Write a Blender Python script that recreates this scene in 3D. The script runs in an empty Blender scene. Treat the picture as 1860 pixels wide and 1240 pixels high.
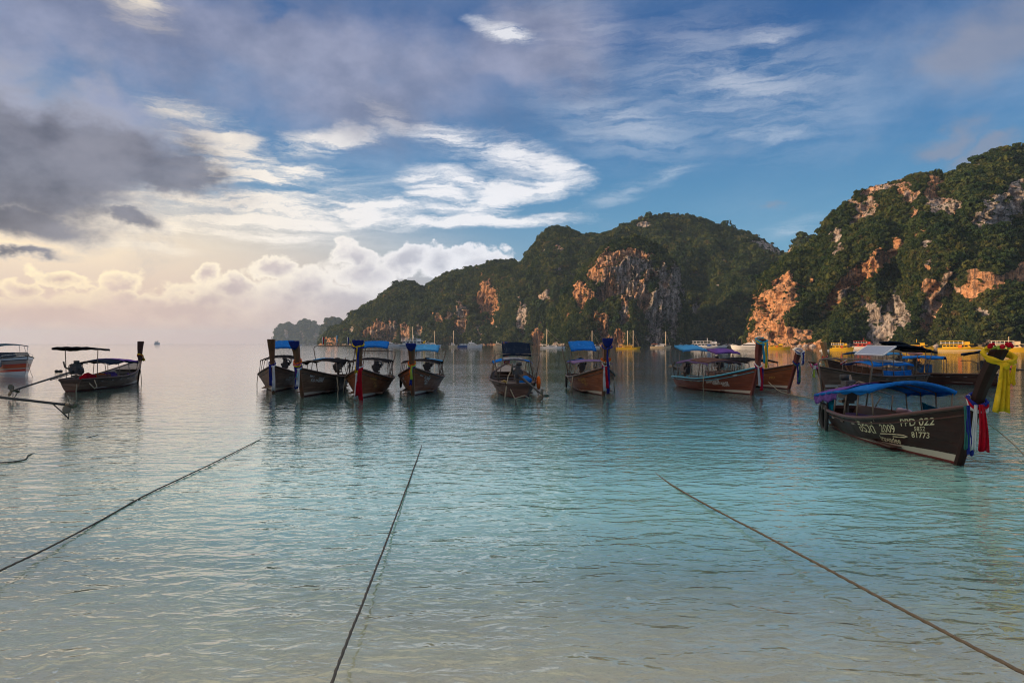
import bpy, bmesh, math, random
import numpy as np
from mathutils import Vector, Matrix

# ---------------------------------------------------------------- camera, light, exposure
scene = bpy.context.scene
COL = scene.collection
CAM_H, FPX, CXP, HYP = 2.4, 1240.0, 930.0, 624.0      # eye height, focal length and horizon as measured on the 1860 px photograph

cam_data = bpy.data.cameras.new("camera")
cam_data.sensor_width = 36.0
cam_data.lens = 24.0
cam_data.clip_start = 0.05
cam_data.clip_end = 60000.0
cam = bpy.data.objects.new("camera", cam_data)
COL.objects.link(cam)
cam.location = (0, 0, CAM_H)
cam.rotation_euler = (math.radians(90) + 4.0 / FPX, 0, 0)
scene.camera = cam

SUN_EL = math.radians(14.0)
SUN_AZ = math.radians(-94.0)          # clockwise from the view direction (+Y); negative = to the left
sun_dir = Vector((math.sin(SUN_AZ) * math.cos(SUN_EL), math.cos(SUN_AZ) * math.cos(SUN_EL), math.sin(SUN_EL)))
sun_data = bpy.data.lights.new("sun", 'SUN')
sun_data.energy = 5.0
sun_data.color = (1.0, 0.66, 0.38)
sun_data.angle = math.radians(0.6)
sun = bpy.data.objects.new("sun", sun_data)
COL.objects.link(sun)
sun.location = (-60, 0, 60)
sun.rotation_euler = sun_dir.to_track_quat('Z', 'Y').to_euler()

scene.view_settings.view_transform = 'Standard'
scene.view_settings.look = 'None'
scene.view_settings.gamma = 1.0
scene.view_settings.exposure = 0.15
scene.view_settings.use_curve_mapping = False
scene.render.engine = 'CYCLES'
scene.cycles.use_denoising = True
scene.cycles.filter_width = 1.1
scene.cycles.max_bounces = 8
scene.cycles.diffuse_bounces = 3
scene.cycles.glossy_bounces = 3
scene.cycles.transparent_max_bounces = 12
scene.cycles.caustics_reflective = False
scene.cycles.caustics_refractive = False
scene.cycles.sample_clamp_indirect = 6.0
scene.cycles.volume_bounces = 1
scene.cycles.use_adaptive_sampling = True
scene.cycles.adaptive_threshold = 0.02


# ---------------------------------------------------------------- node arithmetic
class Sk:
    """a node socket that can be used in arithmetic"""
    def __init__(s, nt, sock): s.nt, s.s = nt, sock
    def _m(s, op, b=None, c=None, clamp=False, rev=False):
        n = s.nt.nodes.new('ShaderNodeMath'); n.operation = op; n.use_clamp = clamp
        ins = [s, b, c]
        if rev: ins = [b, s, c]
        for i, v in enumerate(ins):
            if v is None: continue
            if isinstance(v, Sk): s.nt.links.new(v.s, n.inputs[i])
            else: n.inputs[i].default_value = v
        return Sk(s.nt, n.outputs[0])
    def __add__(s, b): return s._m('ADD', b)
    __radd__ = __add__
    def __sub__(s, b): return s._m('SUBTRACT', b)
    def __rsub__(s, b): return s._m('SUBTRACT', b, rev=True)
    def __mul__(s, b): return s._m('MULTIPLY', b)
    __rmul__ = __mul__
    def __truediv__(s, b): return s._m('DIVIDE', b)
    def __pow__(s, b): return s._m('POWER', b)
    def clamp(s): return s._m('ADD', 0.0, clamp=True)
    def max(s, b): return s._m('MAXIMUM', b)
    def min(s, b): return s._m('MINIMUM', b)
    def exp(s): return s._m('EXPONENT')
    def abs(s): return s._m('ABSOLUTE')
    def smooth(s, a, b, lo=0.0, hi=1.0):
        n = s.nt.nodes.new('ShaderNodeMapRange'); n.interpolation_type = 'SMOOTHSTEP'
        s.nt.links.new(s.s, n.inputs['Value'])
        for k, v in (('From Min', a), ('From Max', b), ('To Min', lo), ('To Max', hi)): n.inputs[k].default_value = v
        return Sk(s.nt, n.outputs['Result'])
    def lin(s, a, b, lo=0.0, hi=1.0):
        n = s.nt.nodes.new('ShaderNodeMapRange')
        s.nt.links.new(s.s, n.inputs['Value'])
        for k, v in (('From Min', a), ('From Max', b), ('To Min', lo), ('To Max', hi)): n.inputs[k].default_value = v
        return Sk(s.nt, n.outputs['Result'])


def link_in(nt, v, inp):
    if isinstance(v, Sk): nt.links.new(v.s, inp)
    elif hasattr(v, 'is_output'): nt.links.new(v, inp)
    else:
        if isinstance(v, (tuple, list)) and len(v) == 3 and inp.type == 'RGBA': v = (*v, 1.0)
        inp.default_value = v


def vmath(nt, op, a, b=None, c=None, scale=None):
    n = nt.nodes.new('ShaderNodeVectorMath'); n.operation = op
    link_in(nt, a, n.inputs[0])
    if b is not None: link_in(nt, b, n.inputs[1])
    if c is not None: link_in(nt, c, n.inputs[2])
    if scale is not None: link_in(nt, scale, n.inputs['Scale'])
    return Sk(nt, n.outputs['Value'] if op in ('DOT_PRODUCT', 'LENGTH', 'DISTANCE') else n.outputs['Vector'])


def mixc(nt, fac, a, b, mode='MIX'):
    n = nt.nodes.new('ShaderNodeMix'); n.data_type = 'RGBA'; n.blend_type = mode
    link_in(nt, fac, n.inputs[0]); link_in(nt, a, n.inputs[6]); link_in(nt, b, n.inputs[7])
    return Sk(nt, n.outputs[2])


def noise(nt, vec, scale=1.0, detail=5.0, rough=0.55, dist=0.0, lac=2.0, color=False):
    n = nt.nodes.new('ShaderNodeTexNoise')
    link_in(nt, vec, n.inputs['Vector'])
    n.inputs['Scale'].default_value = scale; n.inputs['Detail'].default_value = detail
    n.inputs['Roughness'].default_value = rough; n.inputs['Distortion'].default_value = dist
    n.inputs['Lacunarity'].default_value = lac
    return Sk(nt, n.outputs['Color' if color else 'Fac'])


def ramp(nt, fac, stops, interp='LINEAR'):
    n = nt.nodes.new('ShaderNodeValToRGB'); link_in(nt, fac, n.inputs[0])
    e = n.color_ramp.elements; n.color_ramp.interpolation = interp
    while len(e) < len(stops): e.new(0.5)
    for el, (p, c) in zip(e, stops):
        el.position = p; el.color = (*c, 1.0) if len(c) == 3 else c
    return Sk(nt, n.outputs[0])


# ---------------------------------------------------------------- the sky: Nishita air with cloud layers in front of it
world = bpy.data.worlds.new("World")
scene.world = world
world.use_nodes = True
world.cycles.sampling_method = 'NONE'


def sky_ae(px, py):
    """photograph pixel -> azimuth, elevation in milliradians"""
    az = math.atan((px - CXP) / FPX)
    return 1000 * az, 1000 * math.atan((HYP - py) / FPX * math.cos(az))


def build_sky():
    nt = world.node_tree
    nt.nodes.clear()
    out = nt.nodes.new('ShaderNodeOutputWorld')
    STR = 0.1
    nish = nt.nodes.new('ShaderNodeTexSky')
    nish.sky_type = 'NISHITA'; nish.sun_disc = False
    nish.sun_elevation = SUN_EL; nish.sun_rotation = SUN_AZ
    nish.air_density = 1.0; nish.dust_density = 0.6; nish.ozone_density = 2.0
    tc = nt.nodes.new('ShaderNodeTexCoord')
    d = Sk(nt, tc.outputs['Generated'])
    sep = nt.nodes.new('ShaderNodeSeparateXYZ'); nt.links.new(d.s, sep.inputs[0])
    X, Y, Z = (Sk(nt, sep.outputs[i]) for i in range(3))
    A = X._m('ARCTAN2', Y) * 1000.0
    E = Z._m('ARCSINE') * 1000.0

    def comb(x, y, z):
        n = nt.nodes.new('ShaderNodeCombineXYZ')
        for i, v in enumerate((x, y, z)): link_in(nt, v, n.inputs[i])
        return Sk(nt, n.outputs[0])

    def dirn(kz, off=(0, 0, 0)):
        return vmath(nt, 'MULTIPLY_ADD', d, (1, 1, kz), off)

    P0 = comb(A, E, 0.0)

    def ell(P, a, e, ra, re, rot=0.0):
        n = nt.nodes.new('ShaderNodeMapping'); n.vector_type = 'TEXTURE'
        link_in(nt, P, n.inputs[0])
        n.inputs[1].default_value = (a, e, 0); n.inputs[2].default_value = (0, 0, rot); n.inputs[3].default_value = (ra, re, 1)
        g = nt.nodes.new('ShaderNodeTexGradient'); g.gradient_type = 'QUADRATIC_SPHERE'
        nt.links.new(n.outputs[0], g.inputs[0])
        return Sk(nt, g.outputs[1])

    def blob(P, px, py, rx, ry, rot=0.0):
        a, e = sky_ae(px, py)
        k = 2.2 * 1000.0 / FPX * math.cos(math.atan((px - CXP) / FPX))
        return ell(P, a, e, rx * k, ry * k, math.radians(rot))

    def stroke(P, p0, p1, w):
        a, b = Vector(sky_ae(*p0)), Vector(sky_ae(*p1))
        k = 1000.0 / FPX * math.cos(math.atan((p0[0] - CXP) / FPX))
        c, v = (a + b) / 2, b - a
        return ell(P, c.x, c.y, v.length * 0.72 + w * k * 1.6, w * k * 2.4, math.atan2(v.y, v.x))

    def union(fs):
        r = fs[0]
        for f in fs[1:]: r = r.max(f)
        return r

    # --- clear air, the thin veil and the warm low air: these cover the whole dome
    base = ramp(nt, E.lin(0, 1000), [(0.0, (0.42, 0.47, 0.54)), (0.055, (0.33, 0.44, 0.56)), (0.13, (0.115, 0.33, 0.52)), (0.27, (0.045, 0.195, 0.42)),
                                     (0.42, (0.016, 0.10, 0.30)), (1.0, (0.05, 0.15, 0.32))])
    nb = mixc(nt, 1.0, Sk(nt, nish.outputs[0]), (STR, STR, STR), 'MULTIPLY')
    col = mixc(nt, 0.18, base, nb)
    sunh = Vector((sun_dir.x, sun_dir.y, 0)).normalized()
    sunward = vmath(nt, 'DOT_PRODUCT', d, tuple(sunh)).smooth(-0.32, 0.50)
    toward = vmath(nt, 'DOT_PRODUCT', d, tuple(sun_dir)).lin(0.62, 1.0)
    lowair = E.smooth(230, 0)
    col = mixc(nt, sunward * lowair * 0.95, col, (0.73, 0.46, 0.35))
    veil = noise(nt, dirn(2.2, (9, 2, 4)), 2.6, 8, 0.6, 0.4)
    vdens = veil.smooth(0.42, 0.75) * E.smooth(60, 300)
    broken = noise(nt, dirn(1.3, (4.4, 2.5, 0.6)), 1.7, 6, 0.55)
    over = broken.smooth(0.36, 0.56) * E.smooth(430, 720) * 0.85      # cloud cover thickens overhead
    col = mixc(nt, vdens * 0.24, col, (0.70, 0.74, 0.84))
    col = mixc(nt, over, col, (1.15, 1.02, 0.88))
    col = mixc(nt, toward * toward * 0.75, col, (1.9, 1.35, 0.82))            # bright air round the low sun, left of the frame
    plain = col

    # --- everything below only reaches the part of the sky over the bay
    w1 = vmath(nt, 'SUBTRACT', noise(nt, dirn(1.6, (3.1, 0, 0)), 5.0, 6, 0.58, color=True), (0.5, 0.5, 0.5))
    Pw = vmath(nt, 'MULTIPLY_ADD', w1, (260, 190, 0), P0)
    w2 = vmath(nt, 'SUBTRACT', noise(nt, dirn(2.6, (0, 7.7, 0)), 8.0, 7, 0.66, color=True), (0.5, 0.5, 0.5))
    Pc = vmath(nt, 'MULTIPLY_ADD', w2, (110, 44, 0), P0)
    glow = blob(P0, 20, 430, 470, 78)
    col = mixc(nt, glow._m('POWER', 0.8) * 0.95, col, (1.10, 0.87, 0.57))

    # --- cirrus
    slant = nt.nodes.new('ShaderNodeMapping'); slant.inputs[2].default_value = (0, 0, math.radians(9)); slant.inputs[3].default_value = (0.0060, 0.046, 1)
    link_in(nt, Pc, slant.inputs[0])
    fib = noise(nt, Sk(nt, slant.outputs[0]), 1.0, 8, 0.68, 0.25)
    fib2 = noise(nt, dirn(7.0, (5.7, 3.0, 0)), 3.2, 8, 0.64, 0.6)
    st = [((215, -20), (290, 22), 30), ((655, 190), (760, 236), 15), ((740, 228), (910, 274), 18), ((850, 258), (1000, 300), 20), ((960, 288), (1046, 326), 17), ((1046, 322), (960, 346), 15), ((1000, 338), (840, 345), 13),
          ((900, 342), (770, 325), 13), ((750, 328), (850, 365), 18), ((840, 380), (935, 358), 15), ((515, 266), (690, 236), 13),
          ((480, 312), (600, 308), 9), ((860, 40), (975, 78), 12),
          ((610, 392), (730, 380), 12), ((690, 407), (1080, 392), 8), ((320, 215), (450, 300), 34), 
          ((330, 385), (570, 402), 30), ((430, 300), (520, 345), 22), ((130, 412), (330, 425), 34)]
    faint = [((1088, 372), (1180, 330), 11), ((1160, 336), (1275, 298), 10), ((1275, 240), (1530, 246), 12),
             ((1330, 90), (1450, 60), 24), ((1400, 424), (1500, 405), 13), ((300, 340), (760, 400), 60), ((950, 30), (1120, 100), 44),
             ((1000, 190), (1260, 250), 40), ((1180, 120), (1500, 180), 60)]
    cs = union([stroke(Pc, *s) for s in st])
    cf = union([stroke(Pc, *s) for s in faint])
    bank = blob(P0, 600, 375, 560, 85) * 0.72 + blob(P0, 300, 290, 260, 130) * 0.36
    fs = fib.smooth(0.32, 0.68)
    dens = (cs._m('POWER', 0.5) * (fs * 1.15 + 0.30) + bank * (fib2.smooth(0.44, 0.66) * 0.75 + fs * 0.25)).smooth(0.12, 0.98)
    dens = (dens + cf._m('POWER', 0.7) * fs * 0.5).clamp()
    warm = A.smooth(-60, -620)
    ccol = mixc(nt, warm, (0.84, 0.84, 0.87), (0.98, 0.84, 0.64))
    col = mixc(nt, dens * 0.95, col, ccol)

    # --- lavender veil of the upper left
    gv = union([blob(Pw, 250, 70, 520, 125, 8), blob(Pw, 640, 130, 350, 115, -5), blob(Pw, 980, 110, 180, 80), blob(Pw, -300, 60, 500, 260), blob(Pw, 130, 230, 250, 90)])
    vn = noise(nt, dirn(1.8, (2, 9, 1)), 4.0, 8, 0.6, 0.3)
    gd = (gv * 1.25 + (vn - 0.5) * 0.8).smooth(0.12, 0.85)
    lumv = noise(nt, dirn(1.5, (7, 1, 5)), 6.0, 7, 0.6)
    gcol = mixc(nt, lumv.smooth(0.3, 0.7), (0.165, 0.19, 0.29), (0.34, 0.36, 0.49))
    hole = union([stroke(Pw, (215, -20), (290, 22), 40), stroke(Pw, (510, 24), (550, 44), 20), stroke(Pc, (850, 38), (985, 82), 16), stroke(Pw, (60, 120), (110, 180), 36)])
    col = mixc(nt, gd * 0.8 * (1.0 - hole.smooth(0.02, 0.8) * 0.75), col, gcol)

    # --- cumulus bank above the horizon
    puffs = [(45, 532, 52, 26), (120, 512, 62, 26), (215, 520, 60, 24), (372, 497, 34, 24), (430, 520, 60, 30), (498, 486, 56, 34), (560, 520, 80, 40),
             (636, 462, 46, 34), (655, 500, 80, 50), (735, 478, 54, 36), (800, 480, 60, 36), (880, 480, 70, 36), (300, 560, 300, 46), (600, 555, 340, 64),
             (150, 575, 300, 48), (960, 520, 240, 60), (-250, 540, 220, 46)]
    bn = nt.nodes.new('ShaderNodeTexVoronoi'); bn.feature = 'SMOOTH_F1'; bn.inputs['Scale'].default_value = 24.0
    bn.inputs['Smoothness'].default_value = 0.4; bn.inputs['Detail'].default_value = 1.0; bn.inputs['Roughness'].default_value = 0.55
    w3 = vmath(nt, 'SUBTRACT', noise(nt, dirn(1.2, (0, 1, 6)), 20.0, 5, 0.62, color=True), (0.5, 0.5, 0.5))
    link_in(nt, vmath(nt, 'MULTIPLY_ADD', w3, (0.06, 0.06, 0.06), dirn(1.25)), bn.inputs['Vector'])
    bill = 1.0 - Sk(nt, bn.outputs['Distance'])
    Pp = vmath(nt, 'MULTIPLY_ADD', w3, (48, 40, 0), P0)
    cu = union([blob(Pp, *p) for p in puffs])
    cfield = cu * 1.1 + (bill - 0.62) * 0.45
    cd = cfield.smooth(0.19, 0.36)
    depth = cfield.smooth(0.24, 0.85)           # rim of each tower is lit, its body greyer
    lowfade = E.smooth(5, 95)
    sh = noise(nt, dirn(1.6, (8, 8, 1)), 15.0, 6, 0.55)
    rim = mixc(nt, warm, (0.86, 0.86, 0.90), (1.12, 0.92, 0.58))
    body = mixc(nt, warm, (0.47, 0.49, 0.57), (0.56, 0.40, 0.35))
    body = mixc(nt, sh.smooth(0.40, 0.66) * 0.6, body, mixc(nt, warm, (0.74, 0.74, 0.79), (0.92, 0.70, 0.54)))
    cucol = mixc(nt, (depth * 0.95 + (1.0 - lowfade) * 0.4).clamp(), rim, body)
    col = mixc(nt, cd * lowfade.lin(0, 1, 0.1, 0.92), col, cucol)

    # --- dark stratus in front of the glow
    dk = union([blob(Pw, 10, 250, 250, 95, -22), blob(Pw, 190, 290, 150, 66, -18), blob(Pw, 300, 325, 80, 36, -15), blob(Pw, 10, 385, 150, 62), blob(Pw, 100, 300, 260, 90),
                blob(Pw, 0, 478, 66, 20), blob(Pw, 265, 385, 70, 26, -25), blob(Pw, -350, 230, 320, 190)])
    dn = noise(nt, dirn(1.5, (6, 3, 3)), 9.0, 8, 0.62, 0.2)
    dd = (dk * 1.2 + (dn - 0.5) * 1.1).smooth(0.06, 0.78)
    dl = noise(nt, dirn(1.6, (1, 5, 2)), 7.0, 6, 0.55)
    dcol = mixc(nt, dl.smooth(0.32, 0.7), (0.065, 0.075, 0.115), (0.24, 0.245, 0.30))
    dcol = mixc(nt, dd.smooth(0.2, 1.0), (0.40, 0.39, 0.43), dcol)
    col = mixc(nt, dd * 0.93, col, dcol)
    # --- small lilac-grey clouds over the ridge to the right
    rk = union([blob(Pw, 1690, 235, 75, 34), blob(Pw, 1770, 262, 70, 28), blob(Pw, 1440, 380, 32, 16) * 0.7, blob(Pw, 1830, 50, 130, 90) * 0.9])
    rd = (rk * 1.1 + (dn - 0.5) * 0.8).smooth(0.15, 0.8)
    col = mixc(nt, rd * 0.62, col, (0.27, 0.28, 0.35))

    # --- three Backgrounds: bay sky, the rest of the dome, and below the horizon (outside the bay sky its layers have faded out)
    def bg(c):
        fin = mixc(nt, 1.0, c, (1 / STR, 1 / STR, 1 / STR), 'MULTIPLY')
        b = nt.nodes.new('ShaderNodeBackground'); b.inputs['Strength'].default_value = STR
        link_in(nt, fin, b.inputs['Color']); return b

    def mixs(f, a, b):
        n = nt.nodes.new('ShaderNodeMixShader'); link_in(nt, f, n.inputs[0])
        nt.links.new(a.outputs[0], n.inputs[1]); nt.links.new(b.outputs[0], n.inputs[2]); return n
    inside = E.smooth(820, 700) * A.smooth(-1500, -1200) * A.smooth(1150, 950)
    full = mixs(inside, bg(plain), bg(col))
    below = nt.nodes.new('ShaderNodeBackground'); below.inputs['Color'].default_value = (1.0, 1.5, 1.7, 1); below.inputs['Strength'].default_value = STR
    fin = mixs(E.smooth(-40, -3), below, full)
    nt.links.new(fin.outputs[0], out.inputs[0])


build_sky()


# ---------------------------------------------------------------- helpers
def mat(name):
    m = bpy.data.materials.new(name); m.use_nodes = True
    nt = m.node_tree; nt.nodes.clear()
    out = nt.nodes.new('ShaderNodeOutputMaterial')
    return m, nt, out


def at(px, py, z=0.0):
    """point at height z on the sight line through a pixel below the horizon"""
    y = (CAM_H - z) * FPX / (py - HYP)
    return Vector(((px - CXP) / FPX * y, y, z))


def atd(px, py, y):
    """point at distance y on the sight line through a pixel"""
    return Vector(((px - CXP) / FPX * y, y, CAM_H + (HYP - py) / FPX * y))


def tag(o, label=None, cat=None, group=None, kind=None):
    if label: o['label'] = label
    if cat: o['category'] = cat
    if group: o['group'] = group
    if kind: o['kind'] = kind
    return o


def mesh_obj(name, verts, faces, material=None, parent=None, smooth=False):
    me = bpy.data.meshes.new(name)
    me.from_pydata([tuple(v) for v in verts], [], faces)
    if material is not None: me.materials.append(material)
    if smooth: me.polygons.foreach_set('use_smooth', [True] * len(me.polygons))
    me.update()
    o = bpy.data.objects.new(name, me)
    COL.objects.link(o)
    if parent is not None: o.parent = parent
    return o


# ---------------------------------------------------------------- sea and sea bed
def water_material():
    m, nt, out = mat("sea_water")
    geo = nt.nodes.new('ShaderNodeNewGeometry')
    pos = Sk(nt, geo.outputs['Position'])
    sep = nt.nodes.new('ShaderNodeSeparateXYZ'); nt.links.new(pos.s, sep.inputs[0])
    x, y = Sk(nt, sep.outputs[0]), Sk(nt, sep.outputs[1])
    dist = vmath(nt, 'LENGTH', pos)

    def st(sx, sy, off=0.0): return vmath(nt, 'MULTIPLY_ADD', pos, (sx, sy, 1), (off, off * 0.7, 0))
    # ripple trains: long crests along the shore, finer capillaries, a slow swell; calm and ruffled patches
    patch = noise(nt, st(0.035, 0.07, 3.0), 1.0, 3, 0.5)
    ruf = patch.smooth(0.36, 0.64)
    n1 = noise(nt, st(1.25, 2.3), 1.0, 2, 0.5, 0.6)
    n2 = noise(nt, st(3.6, 6.0, 9.0), 1.0, 2, 0.5, 0.8)
    n3 = noise(nt, st(7.5, 13.0, 4.0), 1.0, 2, 0.5, 0.4)
    n0 = noise(nt, st(0.16, 0.42, 6.0), 1.0, 2, 0.5)
    near = dist.smooth(26, 7)                     # short capillaries only where the shallows are sheltered
    calm = dist.smooth(9, 42).lin(0, 1, 1.15, 0.62) * x.smooth(-10, 40).lin(0, 1, 0.95, 1.45)
    hgt = n0 * 0.05 + n1 * 0.034 + n2 * (0.010 + ruf * 0.012) + n3 * (0.0006 + ruf * 0.0012)
    bump = nt.nodes.new('ShaderNodeBump')
    bump.inputs['Strength'].default_value = 1.0; bump.inputs['Distance'].default_value = 1.0
    link_in(nt, hgt * calm, bump.inputs['Height'])
    cosv = vmath(nt, 'DOT_PRODUCT', Sk(nt, bump.outputs[0]), Sk(nt, geo.outputs['Incoming'])).abs().min(1.0)
    fres = (1.0 - cosv) ** 3.1 * 0.97 + 0.03              # Fresnel in Schlick's form, the same from above and below
    gl = nt.nodes.new('ShaderNodeBsdfGlossy'); gl.distribution = 'GGX'
    gl.inputs['Roughness'].default_value = 0.03; gl.inputs['Color'].default_value = (1, 1, 1, 1)
    nt.links.new(bump.outputs[0], gl.inputs['Normal'])
    # body colour grows with the depth of water over the sloping sand
    wob = noise(nt, st(0.10, 0.16, 1.0), 1.0, 4, 0.55)
    yy = y + (wob - 0.5) * 7.0
    bodyc = ramp(nt, yy.lin(0, 90), [(0.0, (0.36, 0.47, 0.37)), (0.065, (0.43, 0.72, 0.57)), (0.13, (0.36, 0.74, 0.63)), (0.2, (0.17, 0.50, 0.45)), (0.3, (0.05, 0.20, 0.20)), (0.45, (0.02, 0.085, 0.09)), (1.0, (0.008, 0.032, 0.038))])
    # sky glow reflected on the left, painted into the body colour as a warmer tint
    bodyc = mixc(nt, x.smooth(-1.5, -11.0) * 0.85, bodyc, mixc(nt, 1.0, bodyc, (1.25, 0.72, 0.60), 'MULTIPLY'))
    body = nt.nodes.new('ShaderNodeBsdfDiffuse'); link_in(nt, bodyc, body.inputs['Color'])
    # flecks of floating foam in the shallows
    fo = noise(nt, vmath(nt, 'MULTIPLY', pos, (7.0, 11.0, 1)), 1.0, 4, 0.6, 1.5); fp = noise(nt, st(0.5, 0.7, 20.0), 1.0, 3, 0.5)
    foam = fo.smooth(0.635, 0.67) * fp.smooth(0.42, 0.62) * yy.smooth(13.0, 7.0) * 0.75
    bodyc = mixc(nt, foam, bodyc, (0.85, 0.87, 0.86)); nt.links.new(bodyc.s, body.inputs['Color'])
    tr = nt.nodes.new('ShaderNodeBsdfTransparent'); tr.inputs['Color'].default_value = (0.90, 0.97, 0.93, 1)
    turb = yy.smooth(2.5, 12.0).lin(0, 1, 0.04, 1.0).max(foam)
    mx = nt.nodes.new('ShaderNodeMixShader'); link_in(nt, turb, mx.inputs[0])
    nt.links.new(tr.outputs[0], mx.inputs[1]); nt.links.new(body.outputs[0], mx.inputs[2])
    m2 = nt.nodes.new('ShaderNodeMixShader'); link_in(nt, fres, m2.inputs[0])
    nt.links.new(mx.outputs[0], m2.inputs[1]); nt.links.new(gl.outputs[0], m2.inputs[2])
    nt.links.new(m2.outputs[0], out.inputs['Surface'])
    return m


def sand_material():
    m, nt, out = mat("sea_bed_sand")
    geo = nt.nodes.new('ShaderNodeNewGeometry'); pos = Sk(nt, geo.outputs['Position'])
    a = noise(nt, pos, 1.3, 6, 0.6); b = noise(nt, pos, 26.0, 4, 0.65)
    c = noise(nt, vmath(nt, 'MULTIPLY', pos, (2.2, 7.0, 1)), 1.0, 4, 0.55, 1.2)
    col = mixc(nt, a.smooth(0.3, 0.7), (0.76, 0.58, 0.40), (0.84, 0.69, 0.51))
    col = mixc(nt, b.smooth(0.52, 0.75) * 0.5, col, (0.36, 0.28, 0.21))
    col = mixc(nt, c.smooth(0.5, 0.62) * 0.25, col, (0.80, 0.73, 0.62))
    bs = nt.nodes.new('ShaderNodeBsdfDiffuse'); link_in(nt, col, bs.inputs['Color'])
    bump = nt.nodes.new('ShaderNodeBump'); bump.inputs['Distance'].default_value = 0.05
    link_in(nt, c * 0.6 + b * 0.3, bump.inputs['Height']); nt.links.new(bump.outputs[0], bs.inputs['Normal'])
    nt.links.new(bs.outputs[0], out.inputs['Surface'])
    return m


R_SEA = 14000.0
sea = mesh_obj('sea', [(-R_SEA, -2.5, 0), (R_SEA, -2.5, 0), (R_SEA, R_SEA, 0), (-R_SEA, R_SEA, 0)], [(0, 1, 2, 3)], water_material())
tag(sea, kind='structure')


def bed_z(y):
    return float(np.interp(y, [-60, -12, -2.5, 0, 4, 8, 14, 25, 60, 400, 14000], [4.0, 1.2, 0.05, -0.12, -0.30, -0.55, -1.1, -2.2, -4.5, -14, -16]))


ys = [-60, -30, -12, -6, -2.5, -1, 0, 2, 4, 6, 8, 11, 14, 19, 25, 40, 60, 150, 400, 1500, 14000]
xs = [-14000, -800, -200, -80, -40, -20, -10, 0, 10, 20, 40, 80, 200, 800, 14000]
bv = [(x, y, bed_z(y)) for y in ys for x in xs]
nx = len(xs)
bf = [(j * nx + i, j * nx + i + 1, (j + 1) * nx + i + 1, (j + 1) * nx + i) for j in range(len(ys) - 1) for i in range(nx - 1)]
sea_bed = mesh_obj('sea_bed', bv, bf, sand_material(), smooth=True)
tag(sea_bed, kind='structure')


# ---------------------------------------------------------------- limestone hills across the bay
_rng = np.random.RandomState(7)
_perm = _rng.permutation(512).astype(np.int64)
_perm = np.concatenate([_perm, _perm, _perm])
_grad = _rng.normal(size=(512, 3)); _grad /= np.linalg.norm(_grad, axis=1)[:, None]


def perlin(p):
    p = np.asarray(p, float)
    i = np.floor(p).astype(np.int64); f = p - i
    u = f * f * f * (f * (f * 6 - 15) + 10)
    i &= 255
    r = 0
    for dx in (0, 1):
        for dy in (0, 1):
            for dz in (0, 1):
                h = _perm[_perm[_perm[(i[..., 0] + dx) & 255] + ((i[..., 1] + dy) & 255)] + ((i[..., 2] + dz) & 255)]
                g = _grad[h]
                dot = g[..., 0] * (f[..., 0] - dx) + g[..., 1] * (f[..., 1] - dy) + g[..., 2] * (f[..., 2] - dz)
                w = (u[..., 0] if dx else 1 - u[..., 0]) * (u[..., 1] if dy else 1 - u[..., 1]) * (u[..., 2] if dz else 1 - u[..., 2])
                r = r + dot * w
    return r * 1.6


def fbm(p, octs=4, gain=0.5):
    p = np.asarray(p, float); a, s, r = 1.0, 1.0, 0
    for o in range(octs):
        r = r + a * perlin(p * s + o * 17.3); a *= gain; s *= 2.03
    return r


def sstep(a, b, x):
    t = np.clip((x - a) / (b - a), 0, 1); return t * t * (3 - 2 * t)


def rock_material():
    m, nt, out = mat("limestone_and_scrub")
    geo = nt.nodes.new('ShaderNodeNewGeometry'); pos = Sk(nt, geo.outputs['Position'])

    def attr(n):
        a = nt.nodes.new('ShaderNodeAttribute'); a.attribute_name = n; return Sk(nt, a.outputs['Fac'])
    rock, warm = attr('rock'), attr('warm')
    streak = noise(nt, vmath(nt, 'MULTIPLY', pos, (0.42, 0.42, 0.020)), 1.0, 6, 0.66, 0.4)
    blot = noise(nt, pos, 0.055, 6, 0.6, 0.4)
    fine = noise(nt, pos, 0.6, 5, 0.62)
    orange = mixc(nt, fine.smooth(0.3, 0.7), (0.44, 0.20, 0.09), (0.62, 0.36, 0.20))
    grey = mixc(nt, fine.smooth(0.3, 0.7), (0.26, 0.23, 0.21), (0.50, 0.45, 0.41))
    f = (warm + (blot - 0.5) * 1.5).smooth(0.25, 0.75)
    c = mixc(nt, f, grey, orange)
    c = mixc(nt, streak.smooth(0.46, 0.62) * 0.85, c, (0.09, 0.07, 0.06))
    c = mixc(nt, noise(nt, vmath(nt, 'MULTIPLY', pos, (0.5, 0.5, 0.16)), 1.0, 5, 0.65, 0.8).smooth(0.52, 0.62) * 0.7, c, (0.07, 0.06, 0.05))
    soil = mixc(nt, fine.smooth(0.35, 0.65), (0.018, 0.028, 0.012), (0.05, 0.058, 0.024))
    edge = (rock + (fine - 0.5) * 0.9 + (streak - 0.5) * 0.5).smooth(0.40, 0.60)
    c = mixc(nt, edge, soil, c)
    b = nt.nodes.new('ShaderNodeBsdfDiffuse'); link_in(nt, c, b.inputs['Color'])
    bump = nt.nodes.new('ShaderNodeBump'); bump.inputs['Distance'].default_value = 2.2; bump.inputs['Strength'].default_value = 0.9
    link_in(nt, streak * 0.8 + fine * 0.5, bump.inputs['Height']); nt.links.new(bump.outputs[0], b.inputs['Normal'])
    nt.links.new(b.outputs[0], out.inputs['Surface'])
    return m


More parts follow.
